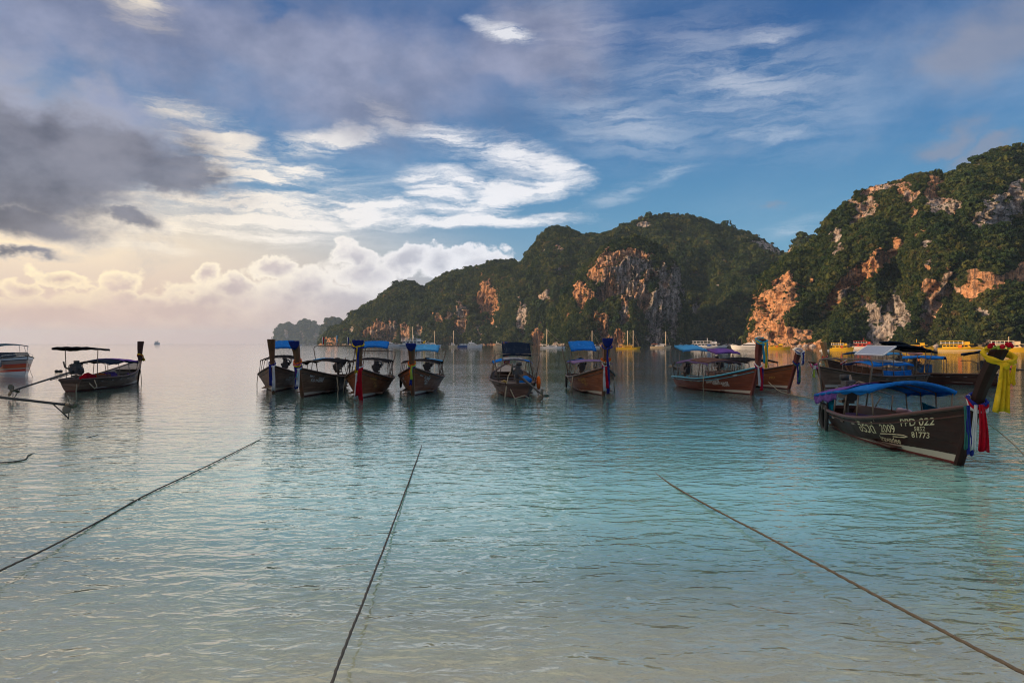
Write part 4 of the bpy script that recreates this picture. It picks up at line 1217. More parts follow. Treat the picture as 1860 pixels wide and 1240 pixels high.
# pair right of the middle
longtail('varnished longtail boat with turquoise rail and a turquoise and yellow scarf round its prow', at(1366, 717), 13, Hull(L=7.2, B=2.1, g0=.55, gm=.6, gb=1.32, rake=.5), ((.13, .034, .02), (.20, .06, .034)),
    rail=paint('turquoise_rail', (.06, .30, .42), .5, .3), prow=paint('red_brown_prow', (.15, .03, .02), .45, .3), prow_h=2.62, prow_w=.46, prow_rake=.3,
    canopy=dict(x0=-2.3, x1=1.2, z=1.38, w=1.9, arch=.14, bow=.10, posts=5, cols=[(0, 1, -.5, .5, 'lilac'), (.45, 1, -.5, .5, 'brown')]),
    awning=[(-2.4, 2.22, 1.1, 1.45, -12, 'sky')], frame=[(-2.9, 2.0, 2.12)], ribbons=[(.90, ['cyan', 'yellow', 'cyan'], 1.15, .11), (.02, ['white', 'red', 'ribbonblue'], 1.05, .12)],
    letters=[('โชคเทวฤทธิ์', .62, .62, .20, -1, M_LETTERW), ('KORNTAWEE', .68, .48, .16, -1, M_LETTERW), ('TOURS', .76, .37, .14, -1, M_LETTERW), ('PPD', .86, .80, .12, -1, M_LETTERW)],
    shaft=(2.6, 15, .1), ropes=[([(.9, -1.0, .8), (.92, -1.06, .3), (1.0, -1.06, -.12)], .02)], seed=11, group='pair of longtail boats')
longtail('brown longtail boat with white and blue scarf and black canopy, behind the turquoise-railed boat', at(1433, 707), 12, Hull(**BIG), BR, prow=paint('red_brown_prow', (.15, .03, .02), .45, .3), prow_h=2.02, prow_w=.34, prow_rake=.35,
    canopy=dict(x0=-2.4, x1=1.6, z=1.36, w=1.9, arch=.14, bow=.08, posts=5, cols=[(0, 1, -.5, .5, 'black')]),
    awning=[(-2.8, 2.0, 1.3, 1.6, -10, 'purple')], frame=[(-3.3, 2.0, 2.05)], ribbons=[(.92, ['white', 'ribbonblue', 'white'], .62, .09), (.05, ['ribbonblue', 'seagreen'], 1.0, .12)],
    letters=[('มณีรัตน์', .74, .66, .20, -1, M_LETTERO), ('PPD', .85, .48, .18, -1, M_LETTERO)], seed=12, group='pair of longtail boats')

# boats behind the near one
longtail('longtail boat with a light wooden prow and blue canopy behind the nearly black boat', at(1508, 688), -62, Hull(L=8.2, B=2.1, g0=.6, gm=.62, gb=1.35, rake=.55), DK, prow=M_PROWLIGHT, prow_h=2.5, prow_w=.44, prow_rake=.3,
    canopy=dict(x0=-2.4, x1=1.6, z=1.66, w=1.9, arch=.16, bow=.04, posts=5, cols=[(0, 1, -.5, .5, 'sky')]), awning=[(-3.2, 2.4, 1.5, 1.8, 14, 'navy')], frame=[(-3.5, 1.9, 2.2)],
    ribbons=[(.08, ['red', 'white', 'brown'], 0, .1)], floor=M_PALE, seed=13, group='boats moored behind the nearly black boat')
r3, r3h = longtail('longtail boat with white and pink bow flowers and a solar panel on its frame', at(1496, 705), -64, Hull(L=8.2, B=2.1, g0=.6, gm=.6, gb=1.2, rake=.55), GY, prow=M_PROW, prow_h=1.45, prow_w=.26,
    canopy=dict(x0=-2.0, x1=1.5, z=1.22, w=1.9, arch=.16, bow=.06, posts=5, cols=[(0, 1, -.5, .5, 'blue'), (.15, .75, -.2, .4, 'grey')]), awning=[(-3.3, 2.15, 1.7, 1.9, 12, 'navy')], frame=[(-2.3, 1.9, 1.9), (-3.6, 1.9, 2.0)],
    bow_flower=['white', 'pink', 'white'], ribbons=[(.0, ['white', 'lime'], .55, .12)], floor=M_PALE, seed=14, curtains=[(1, -1.9, .6, .95, .55, 'blue')], group='boats moored behind the nearly black boat')
# the solar panel on that boat
mb = MB(); t = Matrix.Rotation(math.radians(24), 3, 'Y')
sp = Vector((.2, .15, 2.02))
M_PANEL = paint('solar_cells', (.30, .34, .42), .3, .15, scale=6)
MB().box(sp, (1.15, 1.7, .035), t).build('solar_panel', M_PANEL, r3)
fm = MB()
for dx, dy, sx, sy in ((-.58, 0, .06, 1.8), (.58, 0, .06, 1.8), (0, .87, 1.2, .06), (0, -.87, 1.2, .06)): fm.box(sp + t @ Vector((dx, dy, .005)), (sx, sy, .06), t)
fm.build('panel_frame', M_WHITE, r3)
for dx in (-.5, .5):
    for dy in (-.8, .8):
        q = sp + t @ Vector((dx, dy, 0)); MB().tube([(q.x, q.y, .6), tuple(q)], .02, 6).build('panel_post', M_RUST, r3, True)
st = at(1812, 699); aa = math.radians(-128); f4 = Vector((math.sin(aa), -math.cos(aa), 0))
r4, r4h = longtail('open longtail boat with blue drums aboard and a small blue roof, moored farthest right', st + f4 * 7.6, -128, Hull(L=7.6, B=1.95, g0=.62, gm=.58, gb=1.1, rake=.6), ((.075, .034, .024), (.13, .07, .05)), prow_h=1.5, prow_w=.24,
    canopy=dict(x0=-1.2, x1=1.0, z=1.5, w=1.6, arch=.12, bow=.05, posts=2, cols=[(0, 1, -.5, .5, 'blue')]), awning=[(-2.9, 2.0, 1.7, 1.6, -12, 'navy')], floor=M_PALE, shaft=(3.0, 8, -.25), seed=15,
    ribbons=[(.1, ['white', 'red'], 0, .1)], group='boats moored behind the nearly black boat')

# boats to the left
s = at(128, 711); aa = math.radians(186); fw = Vector((math.sin(aa), -math.cos(aa), 0))
l1, l1h = longtail('greyed longtail boat with purple canopy, its long propeller shaft raised astern', s + fw * 7.6, 186, Hull(L=7.6, B=2.1, g0=.6, gm=.6, gb=1.4, rake=.45), GY, prow=M_PROWDARK, prow_h=2.55, prow_w=.36, prow_rake=.15,
    canopy=dict(x0=-1.9, x1=1.7, z=1.32, w=1.9, arch=.15, bow=.07, posts=4, cols=[(0, 1, -.5, .5, 'navy'), (.45, 1, -.5, .5, 'purple')]), awning=[(-2.7, 2.2, 1.9, 1.9, -3, 'black')],
    ribbons=[(.15, ['yellow', 'yellow', 'orange'], .22, .14)], shaft=(5.0, -1, -.62), floor=M_PALE, seed=16, curtains=[(-1, -2.6, -1.5, .8, .45, 'brown'), (-1, .3, 1.4, .75, .5, 'purple')],
    ropes=[([(-3.2, -.85, .55), (-3.15, -.95, .2), (-3.5, -1.0, .12), (-3.6, -.8, .4)], .03), ([(-3.75, -.3, .5), (-3.85, -.3, .0), (-3.9, -.2, -.15)], .03), ([(3.9, -.1, 1.2), (4.0, -.15, .3), (4.0, -.15, -.1)], .02)],
    group='longtail boats on the left')
q = at(88, 772)
longtail('longtail boat cut off by the left edge, only its propeller and shaft showing', Vector((-17.6 - 7.2, 21.5, 0)), -94, Hull(L=7.2, B=2.0, g0=.6, gm=.58, gb=1.25, rake=.5), DK, prow_h=2.4,
    canopy=dict(x0=-1.9, x1=1.7, z=1.4, w=1.9, arch=.15, bow=.07, posts=4, cols=[(0, 1, -.5, .5, 'blue')]), shaft=(4.75, 5, -.42), seed=17, group='longtail boats on the left')


# ---------------------------------------------------------------- things lying in the boats
def lying(name, label, cat, root, p, build, group=None, rz=0.0):
    o = build; o.location = in_boat(root, p); o.rotation_euler = (root.rotation_euler[0], 0, root.rotation_euler[2] + rz)
    return tag(o, label, cat, group)


M_DRUM = paint('blue_plastic', (.02, .10, .26), .45, .3)
for k in range(4):
    mb = MB(); mb.tube([(0, 0, 0), (0, 0, .03), (0, 0, .18), (0, 0, .21), (0, 0, .24), (0, 0, .46), (0, 0, .52)], [.17, .19, .19, .2, .19, .19, .15], 14)
    o = mb.build('plastic_drum', M_DRUM, None, True); MB().tube([(.06, 0, .52), (.06, 0, .55)], .04, 8).build('drum_cap', M_BLACKPIPE, o)
    lying('plastic_drum', 'blue plastic drum in the open boat, %s from its bow' % ('first', 'second', 'third', 'fourth')[k], 'drum', r4, (.9 - .42 * k, .1, .62), o, 'blue drums in the open boat')
# pink float with a red knob on the small blue roof
mb = MB(); mb.ball((0, 0, .1), (.42, .2, .1), 14, 8); o = mb.build('float', paint('faded_pink', (.55, .22, .18), .6, .3), None, True)
MB().ball((.2, 0, .3), (.05, .05, .16), 8, 6).build('float_knob', CL['red'], o, True)
lying('float', 'faded pink float with red knob lying on the small blue roof', 'float', r4, (.35, 0, 1.68), o)
o = MB().torus((0, 0, 0), .24, .07, (0, 1, 0), 20, 8).build('life_ring', CL['orange'], None, True)
lying('life_ring', 'orange life ring hanging at the stern of the boat seen from behind', 'life ring', m1, (-3.4, -.95, .62), o)
o = MB().box((0, 0, .12), (.32, .26, .24)).tube([(0, 0, .24), (0, 0, .29)], .05, 8).build('fuel_can', paint('yellow_can', (.35, .22, .04), .5, .3), None, bevel=.03)
lying('fuel_can', 'dull yellow fuel can inside the boat seen from behind', 'fuel can', m1, (-2.4, .55, .42), o)
o = MB().tube([(-.35, 0, 0), (-.3, 0, 0), (.3, 0, 0), (.35, 0, 0)], [.05, .09, .09, .05], 10).build('fender', paint('pink_fender', (.62, .35, .38), .5, .2), None, True)
lying('fender', 'pale pink fender on the rail inside the nearly black boat', 'fender', near, (-1.1, .82, .62), o)


o = MB().box((0, 0, .12), (.6, .5, .24)).build('seat_cushion', CL['red'], None, bevel=.07)
lying('seat_cushion', 'dark red cushion inside the nearly black boat', 'cushion', near, (.15, .25, .42), o)
o = MB().box((0, 0, .04), (1.1, .35, .06)).build('plank', CL['lilac'], None, bevel=.01)
lying('plank', 'bluish plank lying across the nearly black boat', 'plank', near, (-.9, -.35, .47), o)
for k, (rt, q, cn, lb) in enumerate(((l1, (-1.9, .1, .45), 'red', 'dull red cloth heap in the greyed boat with the purple canopy'), (l1, (-1.2, -.25, .42), 'orange', 'orange life vest heap in the greyed boat with the purple canopy'),
                                     (l1, (.6, .1, .42), 'purple', 'purple cloth heap at the bow end of the greyed boat'), (m1, (-1.2, -.5, .42), 'blue', 'blue tarpaulin heap in the boat seen from its stern'))):
    mb = MB(); rr = random.Random(k + 20); mb.ball((0, 0, .16), (.42, .34, .24), 14, 9)
    for v in mb.v: v *= 1 + .16 * math.sin(v.x * 9 + k) * math.cos(v.y * 8 + v.z * 11)
    o = mb.build('cloth_heap', CL[cn], None, True); lying('cloth_heap', lb, 'cloth', rt, q, o)


# ---------------------------------------------------------------- speedboat at the left edge
def speedboat():
    root = bpy.data.objects.new('speedboat', None); COL.objects.link(root)
    p = at(44, 682); a = math.radians(50); fwd = Vector((math.sin(a), -math.cos(a), 0)); L = 7.0
    mid = p - fwd * (L / 2); root.location = (mid.x, mid.y, 0); root.rotation_euler = (0, 0, math.atan2(fwd.y, fwd.x))
    tag(root, 'white speedboat with red and orange side stripes, cut by the left edge', 'speedboat')
    m, nt, out = mat('speedboat_gelcoat')
    tc = nt.nodes.new('ShaderNodeTexCoord'); p3 = Sk(nt, tc.outputs['Object']); sep = nt.nodes.new('ShaderNodeSeparateXYZ'); nt.links.new(p3.s, sep.inputs[0])
    x, z = Sk(nt, sep.outputs[0]), Sk(nt, sep.outputs[2]); zz = z - x * .055
    n = nt.nodes.new('ShaderNodeValToRGB'); e = n.color_ramp; e.interpolation = 'CONSTANT'
    stops = [(0, (.70, .72, .74)), (.16, (.55, .05, .03)), (.27, (.42, .36, .32)), (.33, (.50, .09, .03)), (.47, (.5, .05, .04)), (.53, (.30, .25, .24)), (.70, (.05, .06, .09)), (.745, (.62, .70, .78))]
    while len(e.elements) < len(stops): e.elements.new(.5)
    for el, (q, c) in zip(e.elements, stops): el.position = q; el.color = (*c, 1)
    link_in(nt, (zz + .1).lin(0, 1.5), n.inputs[0])
    b = nt.nodes.new('ShaderNodeBsdfPrincipled'); nt.links.new(n.outputs[0], b.inputs['Base Color']); b.inputs['Roughness'].default_value = .3
    nt.links.new(b.outputs[0], out.inputs['Surface'])
    us = [i / 26 for i in range(27)]

    def bm(u): return 1.25 * (1 if u < .55 else max(.02, 1 - ((u - .55) / .45) ** 2.4))
    def sh(u): return 1.05 + .42 * max(0, (u - .3) / .7) ** 1.4
    def pt(u, v, s): return Vector((-L / 2 + L * u + .95 * v * max(0, (u - .6) / .4) ** 3, s * bm(u) * (.55 + .45 * v) * (1 if v > .02 else .1), -.3 + (sh(u) + .3) * v))
    mb = MB()
    for s in (1, -1): mb.grid([[pt(u, j / 8, s) for j in range(9)] for u in us])
    mb.grid([[pt(0, j / 8, 1), pt(0, j / 8, -1)] for j in range(9)])
    mb.build('hull', m, root, True)
    MB().grid([[pt(u, 1, 1) - Vector((0, .02, .02)), (pt(u, 1, 1) + pt(u, 1, -1)) / 2 + Vector((0, 0, .14 * bm(u))), pt(u, 1, -1) + Vector((0, .02, -.02))] for u in us[12:]]).build('foredeck', M_WHITE, root, True, solid=.02)
    for s in (1, -1): MB().tube([pt(u, 1, s) for u in us], .035, 6).build('rub_rail', M_RUBBER, root, True)
    MB().tube([pt(u, 1, 1) + Vector((0, -.08, .16 + .05 * (u > .75))) for u in us[18:]] + [pt(u, 1, -1) + Vector((0, .08, .16 + .05 * (u > .75))) for u in reversed(us[18:])], .014, 6).build('bow_rail', M_WHITE, root, True)
    glass = paint('dark_windscreen', (.012, .014, .018), .12, .1)
    MB().grid([[Vector((1.7 - .3 * abs(q), 1.0 * q, 1.24)), Vector((1.05 - .25 * abs(q), .92 * q, 1.72))] for q in (-1, -.5, 0, .5, 1)]).build('windscreen', glass, root, False, solid=.03)
    MB().grid([[Vector((-1.9 + 2.6 * i / 8, 1.05 * q, 2.28 + .12 * (1 - q * q) - .12 * (i / 8) ** 3)) for q in (-1, -.5, 0, .5, 1)] for i in range(9)]).build('bimini_top', cloth('blue_grey_bimini', (.06, .12, .16)), root, True, solid=.02)
    for xx, tx in ((-1.7, -1.8), (.4, -.6), (-.3, .5)):
        for s in (1, -1): MB().tube([(xx, s * 1.1, 1.1), (tx, s * 1.02, 2.27)], .018, 6).build('bimini_post', M_WHITE, root, True)
    for k in range(2): MB().box((-.9 - .9 * k, .0, 1.25), (.5, 1.5, .5)).build('seat', M_WHITE, root, bevel=.06)
    f = MB().tube([(1.9, -1.12, .62), (1.9, -1.14, .68), (1.9, -1.14, 1.05), (1.9, -1.1, 1.12)], [.06, .13, .13, .05], 12).build('side_fender', paint('grey_fender', (.40, .41, .42), .5, .4), root, True)
    MB().tube([(1.9, -1.1, 1.1), (1.9, -.95, 1.36)], .01, 5).build('fender_line', M_ROPE, f)
    q = [Vector((L / 2 + .75, 0, 1.1)), Vector((L / 2 + 1.3, 0, .55)), Vector((L / 2 + 2.2, -.1, .08)), Vector((L / 2 + 2.8, -.2, .0))]
    MB().tube(q, .014, 5).build('bow_line', M_ROPEDARK, root, True)
    return root


speedboat()
for k, px in enumerate((103, 110)):
    o = MB().ball((0, 0, .05), (.17, .12, .12), 12, 8).build('mooring_float', M_RUBBER, None, True); o.location = at(px, 675)
    MB().tube([(.12, 0, .1), (.22, 0, .1)], .03, 6).build('float_eye', M_ROPEDARK, o)
    tag(o, 'small black float on the water near the speedboat, %s one' % ('left' if k == 0 else 'right'), 'float', 'black floats')


# ---------------------------------------------------------------- mooring ropes running to the beach
def rope(label, pts, r, material=M_ROPEDARK):
    P = [Vector(p) for p in pts]; out = []
    n = len(P)
    for i in range(n - 1):                       # Catmull-Rom through the points
        p0, p1, p2, p3 = P[max(i - 1, 0)], P[i], P[i + 1], P[min(i + 2, n - 1)]
        for k in range(14):
            t = k / 14
            out.append(.5 * ((2 * p1) + (p2 - p0) * t + (2 * p0 - 5 * p1 + 4 * p2 - p3) * t * t + (3 * p1 - p0 - 3 * p2 + p3) * t ** 3))
    out.append(P[-1])
    # laid rope: three strands twisted round each other, finer where it is close
    path = [out[0]]
    for q in out[1:]:
        step = .03 if q.y < 9 else .12
        while (q - path[-1]).length > step: path.append(path[-1] + (q - path[-1]).normalized() * step)
    rd = random.Random(len(label)); v, f = [], []; nn = 9; s = 0.0; prev = None
    for i, c in enumerate(path):
        t = (path[min(i + 1, len(path) - 1)] - path[max(i - 1, 0)]).normalized(); a = t.cross(Vector((0, 0, 1))).normalized(); b = a.cross(t)
        s += .03 if c.y < 9 else .12
        c = c + Vector((math.sin(s * 3.1) + .5 * math.sin(s * 7.7 + 1), 0, .6 * math.sin(s * 4.3))) * r * .15
        for k in range(nn):
            th = 2 * math.pi * k / nn; rr = r * min(1, .35 + (len(path) - i) / (len(path) * .25)) * (1 + .20 * math.cos(3 * (th - s * 12.0)) + (rd.uniform(-.12, .12)))
            v.append(c + (a * math.cos(th) + b * math.sin(th)) * rr)
    for i in range(len(path) - 1):
        for k in range(nn): f.append((i * nn + k, i * nn + (k + 1) % nn, (i + 1) * nn + (k + 1) % nn, (i + 1) * nn + k))
    o = mesh_obj('mooring_rope', v, f, material, None, True)
    return tag(o, label, 'rope', 'mooring ropes')


rope('brown rope running from the lower right corner towards the middle boats', [(3.62, 2.2, .34), at(1860, 1222, .22), at(1590, 1080, .16), at(1400, 978, .08), at(1290, 920, .035), at(1220, 880, .008), at(1170, 843, -.03), at(1130, 808, -.12)], .0125, paint('brown_rope', (.19, .14, .09), .85, .4))
rope('dark rope rising from the bottom edge towards the rightmost of the four boats', [(-1.0, 3.4, .26), at(603, 1240, .19), at(680, 1040, .115), at(722, 930, .05), at(748, 860, .012), at(765, 812, .004), at(770, 790, -.1)], .0105)
rope('dark rope crossing the lower left water towards the four boats', [(-4.9, 5.2, .2), at(0, 1036, .10), at(120, 978, .035), at(200, 935, .008), at(270, 896, .015), at(380, 844, .02), at(470, 799, .004), at(500, 785, -.08)], .0105)
rope('thin dark rope at the left edge drifting towards the greyed boat', [(-13.5, 12.5, .12), at(0, 840, .02), at(55, 825, .004), at(84, 817, -.05), at(140, 800, -.03), at(170, 792, .003), at(200, 783, -.04)], .012)
rope('pale rope hanging from the bow of the nearly black boat to the right', [tuple(in_boat(near, (4.1, -.02, 1.05))), at(1812, 782, .45), at(1840, 806, .25), at(1868, 832, .12), at(1930, 870, .0)], .012, M_ROPE)
rope('pale rope from the turquoise-railed boat to the boats on the right', [at(1396, 694, .45), at(1420, 712, .06), at(1470, 722, .02), at(1512, 727, .1)], .016, M_ROPE)


# ---------------------------------------------------------------- vessels anchored under the cliffs
Y_ = paint('yellow_topsides', (.74, .45, .03), .4, .15); CR = paint('cream_topsides', (.72, .58, .38), .4, .15); W_ = M_WHITE
BL = paint('blue_topsides', (.05, .12, .34), .4, .2); RD = paint('red_topsides', (.58, .06, .03), .4, .2); DKG = paint('dark_glass', (.015, .018, .022), .15, .1)
OR = paint('orange_panel', (.72, .17, .02), .45, .2); WD = paint('deck_teak', (.36, .22, .12), .7, .3); LM = paint('lime_topsides', (.42, .60, .05), .4, .2)


def vessel_root(name, label, cat, px, py, flip, yaw=0.0, group='vessels anchored under the cliffs'):
    o = bpy.data.objects.new(name, None); COL.objects.link(o); p = at(px, py); o.location = (p.x, p.y, 0)
    o.rotation_euler = (0, 0, (math.pi if flip else 0) + math.radians(yaw) - math.atan2(p.x, p.y))
    return tag(o, label, cat, group), p.y / FPX


def v_hull(root, W, B, fb, material, bow=.35, boot=None, name='hull', y0=0.0):
    def b(u): return B / 2 * (.82 + .18 * min(1, u / .3)) * (1 if u < .6 else max(.01, 1 - ((u - .6) / .4) ** 2))
    us = [i / 16 for i in range(17)]
    def pt(u, v, s): return Vector((-W / 2 + W * u + W * .06 * v * max(0, (u - .6) / .4) ** 2, y0 + s * b(u) * (.6 + .4 * v), -.3 + (fb * (1 + bow * max(0, (u - .4) / .6) ** 1.6) + .3) * v))
    m = MB()
    for s in (1, -1): m.grid([[pt(u, j / 5, s) for j in range(6)] for u in us])
    m.grid([[pt(0, j / 5, 1), pt(0, j / 5, -1)] for j in range(6)]); m.grid([[pt(u, 1, 1), pt(u, 1, -1)] for u in us])
    h = m.build(name, material, root, True)
    if boot is not None:
        m = MB()
        for s in (1, -1): m.grid([[pt(u, v, s) + Vector((0, s * .03, 0)) for v in (.36, .50)] for u in us])
        m.build('boot_stripe', boot, root)
    return pt, us


def ferry(label, px, py, wpx, hull, top, flip=False, decks=2, accent=None, stripe=None, yaw=0.0, mast=True, hpx=18, name='tour_ferry'):
    root, k = vessel_root(name, label, 'ferry', px, py, flip, yaw); W = wpx * k; B = W * .26; h = hpx * k
    fb = h * .30; v_hull(root, W, B, fb, hull, .45, stripe)
    z = fb
    # main cabin: raked front, window openings
    c0, c1 = -.40 * W, .26 * W; ch = h * .30
    m = MB(); m.grid([[Vector((c0, s * B * .44, z)), Vector((c0 + .02 * W, s * B * .42, z + ch)), Vector((c1 - .05 * W, s * B * .38, z + ch)), Vector((c1 + .03 * W, s * B * .36, z))] for s in (1, -1)])
    m.grid([[Vector((x, s * B * .43, zz)) for s in (1, -1)] for x, zz in ((c0, z), (c0 + .02 * W, z + ch), (c1 - .05 * W, z + ch), (c1 + .03 * W, z))])
    for s in (1, -1): m.f.append(tuple())
    m.f = [f for f in m.f if f]
    i = len(m.v)
    for s in (1, -1): m.v += [Vector((c0, s * B * .44, z)), Vector((c1 + .03 * W, s * B * .36, z)), Vector((c1 - .05 * W, s * B * .38, z + ch)), Vector((c0 + .02 * W, s * B * .42, z + ch))]
    m.f += [(i, i + 1, i + 2, i + 3), (i + 4, i + 5, i + 6, i + 7)]
    m.build('cabin', top, root)
    nwin = max(4, int(wpx / 9))
    for j in range(nwin):
        x = c0 + .06 * W + (c1 - c0 - .16 * W) * j / (nwin - 1)
        for s in (1, -1): MB().box((x, s * (B * .425 - .02 * B * j / nwin + .02), z + ch * .60), ((c1 - c0) / nwin * .66, .1, ch * .42)).build('window', DKG, root)
    if accent is not None:
        for s in (1, -1): MB().box((.02 * W, s * (B * .42 + .06), z + ch * .45), (.09 * W, .12, ch * .8)).build('side_door', accent, root)
    MB().box((-.06 * W, 0, z + ch + h * .015), (.80 * W, B * .92, h * .03)).build('upper_deck', top, root)
    z2 = z + ch + h * .03
    if decks > 1:
        for j in range(6):
            x = -.42 * W + .5 * W * j / 5
            for s in (1, -1): MB().tube([(x, s * B * .42, z2), (x, s * B * .42, z2 + h * .26)], max(.06, .006 * W), 5).build('deck_post', W_, root)
        MB().box((-.17 * W, 0, z2 + h * .27), (.56 * W, B * .9, h * .035)).build('sun_roof', top, root)
        for s in (1, -1): MB().tube([(-.44 * W, s * B * .44, z2 + h * .1), (.12 * W, s * B * .44, z2 + h * .1)], max(.05, .004 * W), 5).build('hand_rail', W_, root)
    ph = MB(); ph.box((.17 * W, 0, z2 + h * .10), (.15 * W, B * .62, h * .2)).box((.15 * W, 0, z2 + h * .215), (.19 * W, B * .7, h * .025)); ph.build('wheelhouse', top, root)
    MB().box((.247 * W, 0, z2 + h * .13), (.012 * W, B * .54, h * .09)).build('wheelhouse_window', DKG, root)
    if mast: MB().tube([(-.02 * W, 0, z2 + h * .27), (-.02 * W, 0, z2 + h * .62)], max(.07, .007 * W), 6).build('mast', top, root)
    MB().tube([(.36 * W, s * B * .3, fb * 1.15) for s in (-1,)] + [(.52 * W, 0, fb * 1.9)] + [(.36 * W, B * .3, fb * 1.15)], max(.06, .005 * W), 5).build('pulpit', hull, root)
    return root


def sailboat(label, px, py, wpx, hull, masts, flip=False, top=W_, canopy=None, flag=None, hpx=30, multi=False):
    root, k = vessel_root('sailing_yacht', label, 'sailboat', px, py, flip); W = wpx * k; B = W * .26; fb = 3.2 * k
    v_hull(root, W, B, fb, hull, .4)
    if multi:
        for s in (1, -1): v_hull(root, W * .75, B * .25, fb * .7, hull, .4, name='outrigger', y0=s * B * .95)
        for x in (-.15, .15): MB().box((x * W, 0, fb * .9), (.05 * W, B * 2, .2 * fb)).build('cross_beam', hull, root)
    MB().box((-.02 * W, 0, fb + 1.1 * k), (.42 * W, B * .62, 2.4 * k)).build('cabin', top, root, bevel=.15)
    for s in (1, -1): MB().box((-.02 * W, s * (B * .31 + .02), fb + 1.5 * k), (.32 * W, .08, .8 * k)).build('window_band', DKG, root)
    for j, (mx, mh) in enumerate(masts):
        x = mx * W; t = mh * k; mst = MB().tube([(x, 0, fb), (x, 0, fb + t)], [.9 * k * .8, .5 * k], 6).build('mast', CR, root, True)
        MB().tube([(x, 0, fb + 3.4 * k), (x - .30 * W, 0, fb + 3.6 * k)], .75 * k, 6).build('furled_sail', W_ if top is W_ else top, mst)
        MB().tube([(x, 0, fb + t * .97), (.5 * W, 0, fb * 1.3)], .16 * k, 4).tube([(x, 0, fb + t), (-.48 * W, 0, fb)], .12 * k, 4).build('rigging', M_PALE, mst)
    if canopy is not None:
        MB().box((-.27 * W, 0, fb + 4.2 * k), (.3 * W, B * .8, .5 * k)).build('cockpit_canopy', canopy, root)
        for x in (-.4, -.15):
            for s in (1, -1): MB().tube([(x * W, s * B * .38, fb), (x * W, s * B * .38, fb + 4.2 * k)], .2 * k, 4).build('canopy_post', W_, root)
    if flag is not None:
        MB().tube([(-.5 * W, 0, fb), (-.53 * W, 0, fb + 9 * k)], .25 * k, 4).build('flag_pole', W_, root)
        MB().grid([[Vector((-.53 * W - 4 * k * i / 4, .4 * k * math.sin(i * 1.5), fb + 9 * k - 4 * k * j / 3 - i * .6 * k)) for j in range(4)] for i in range(5)]).build('flag', flag, root, solid=.05)
    return root


def yacht(label, px, py, wpx, hull, flip=False, hpx=13, cat='motor yacht', blue=None):
    root, k = vessel_root('motor_yacht', label, cat, px, py, flip); W = wpx * k; B = W * .27; fb = hpx * .33 * k; h = hpx * k
    v_hull(root, W, B, fb, hull, .5, blue)
    for nm, c0, c1, z0, z1, w in (('cabin', -.36, .22, fb, fb + h * .27, .4), ('flybridge', -.30, .06, fb + h * .27, fb + h * .44, .34)):
        m = MB(); q = [(c0, z0), (c0 + .05, z1), (c1 - .12, z1), (c1, z0)]
        m.grid([[Vector((x * W, s * B * w, z)) for s in (1, -1)] for x, z in q]); i = len(m.v)
        for s in (1, -1): m.v += [Vector((x * W, s * B * w, z)) for x, z in q]
        m.f += [(i, i + 1, i + 2, i + 3), (i + 4, i + 5, i + 6, i + 7)]; m.build(nm, hull if hull is not BL else W_, root)
    for s in (1, -1): MB().box((-.08 * W, s * (B * .4 + .02), fb + h * .15), (.42 * W, .1, h * .10)).build('window_band', DKG, root)
    MB().tube([(-.26 * W, -B * .3, fb + h * .42), (-.20 * W, -B * .3, fb + h * .66), (-.20 * W, B * .3, fb + h * .66), (-.26 * W, B * .3, fb + h * .42)], .02 * W, 5).build('radar_arch', W_, root)
    MB().tube([(.30 * W, 0, fb * 1.2), (.5 * W, 0, fb * 1.75)], .006 * W, 5).build('bow_rail', W_, root)
    return root


ferry('distant white boat alone on the open horizon', 285, 625.6, 9, W_, W_, hpx=8, name='passenger_boat')
ferry('white two-deck dive ship with a tall mast, anchored behind the four abreast boats', 752, 629.8, 52, W_, W_, decks=2, hpx=17, stripe=BL, name='dive_ship')
sailboat('slim white mast and hull close to the two-deck dive ship', 748, 629.4, 30, W_, [(0.05, 33)], hpx=34)
yacht('small white cruiser left of the two-deck dive ship', 714, 629.2, 24, W_, hpx=9)
sailboat('white sailing yacht flying a yellow flag', 787, 630.2, 26, W_, [(.1, 26)], flag=CL['yellow'], flip=False)
sailboat('lone white sailing yacht with bare mast under the pink cliff', 823, 630.4, 16, CR, [(.05, 27)])
ferry('blue-hulled wooden cruise boat left of the cream cruiser', 848, 630.6, 34, BL, W_, decks=1, hpx=11, mast=False, name='cruise_boat')
yacht('white motor cruiser beside the blue-hulled boat', 862, 631.2, 26, W_, hpx=12)
yacht('cream motor cruiser with stepped cabin', 907, 631.4, 22, CR, hpx=12)
sailboat('white catamaran with long cabin roof and one tall mast', 1003, 632.6, 44, W_, [(-.22, 32)], canopy=CR, multi=True)
sailboat('white sailing yacht half hidden behind a blue awning, two stays on its mast', 1078, 631.6, 24, W_, [(-.1, 28)])
sailboat('bright yellow two-masted trimaran', 1140, 634.2, 42, Y_, [(.0, 31), (.24, 31)], top=Y_, canopy=Y_, multi=True)
sailboat('white sailing yacht right of the yellow trimaran', 1199, 632.2, 36, CR, [(.28, 27)], canopy=OR)
ferry('white two-deck ferry with red mast near the shaded cliff', 1286, 633.8, 62, W_, W_, decks=2, hpx=16, accent=BL, stripe=BL, name='white_ferry')
yacht('long white motor yacht beside the yellow ferry', 1356, 634.0, 50, W_, hpx=16, flip=True)
ferry('yellow single-deck ferry under the orange cliff', 1410, 635.0, 44, Y_, Y_, decks=1, hpx=13, mast=False, accent=OR)
ferry('small yellow ferry with open top deck, left of the red one', 1528, 637.0, 38, Y_, Y_, decks=2, hpx=16, accent=RD)
ferry('white ferry with red superstructure behind the solar panel', 1570, 634.0, 40, W_, RD, decks=2, hpx=16)
ferry('yellow ferry with orange door and tall mast', 1666, 637.0, 48, Y_, Y_, decks=1, hpx=17, accent=OR)
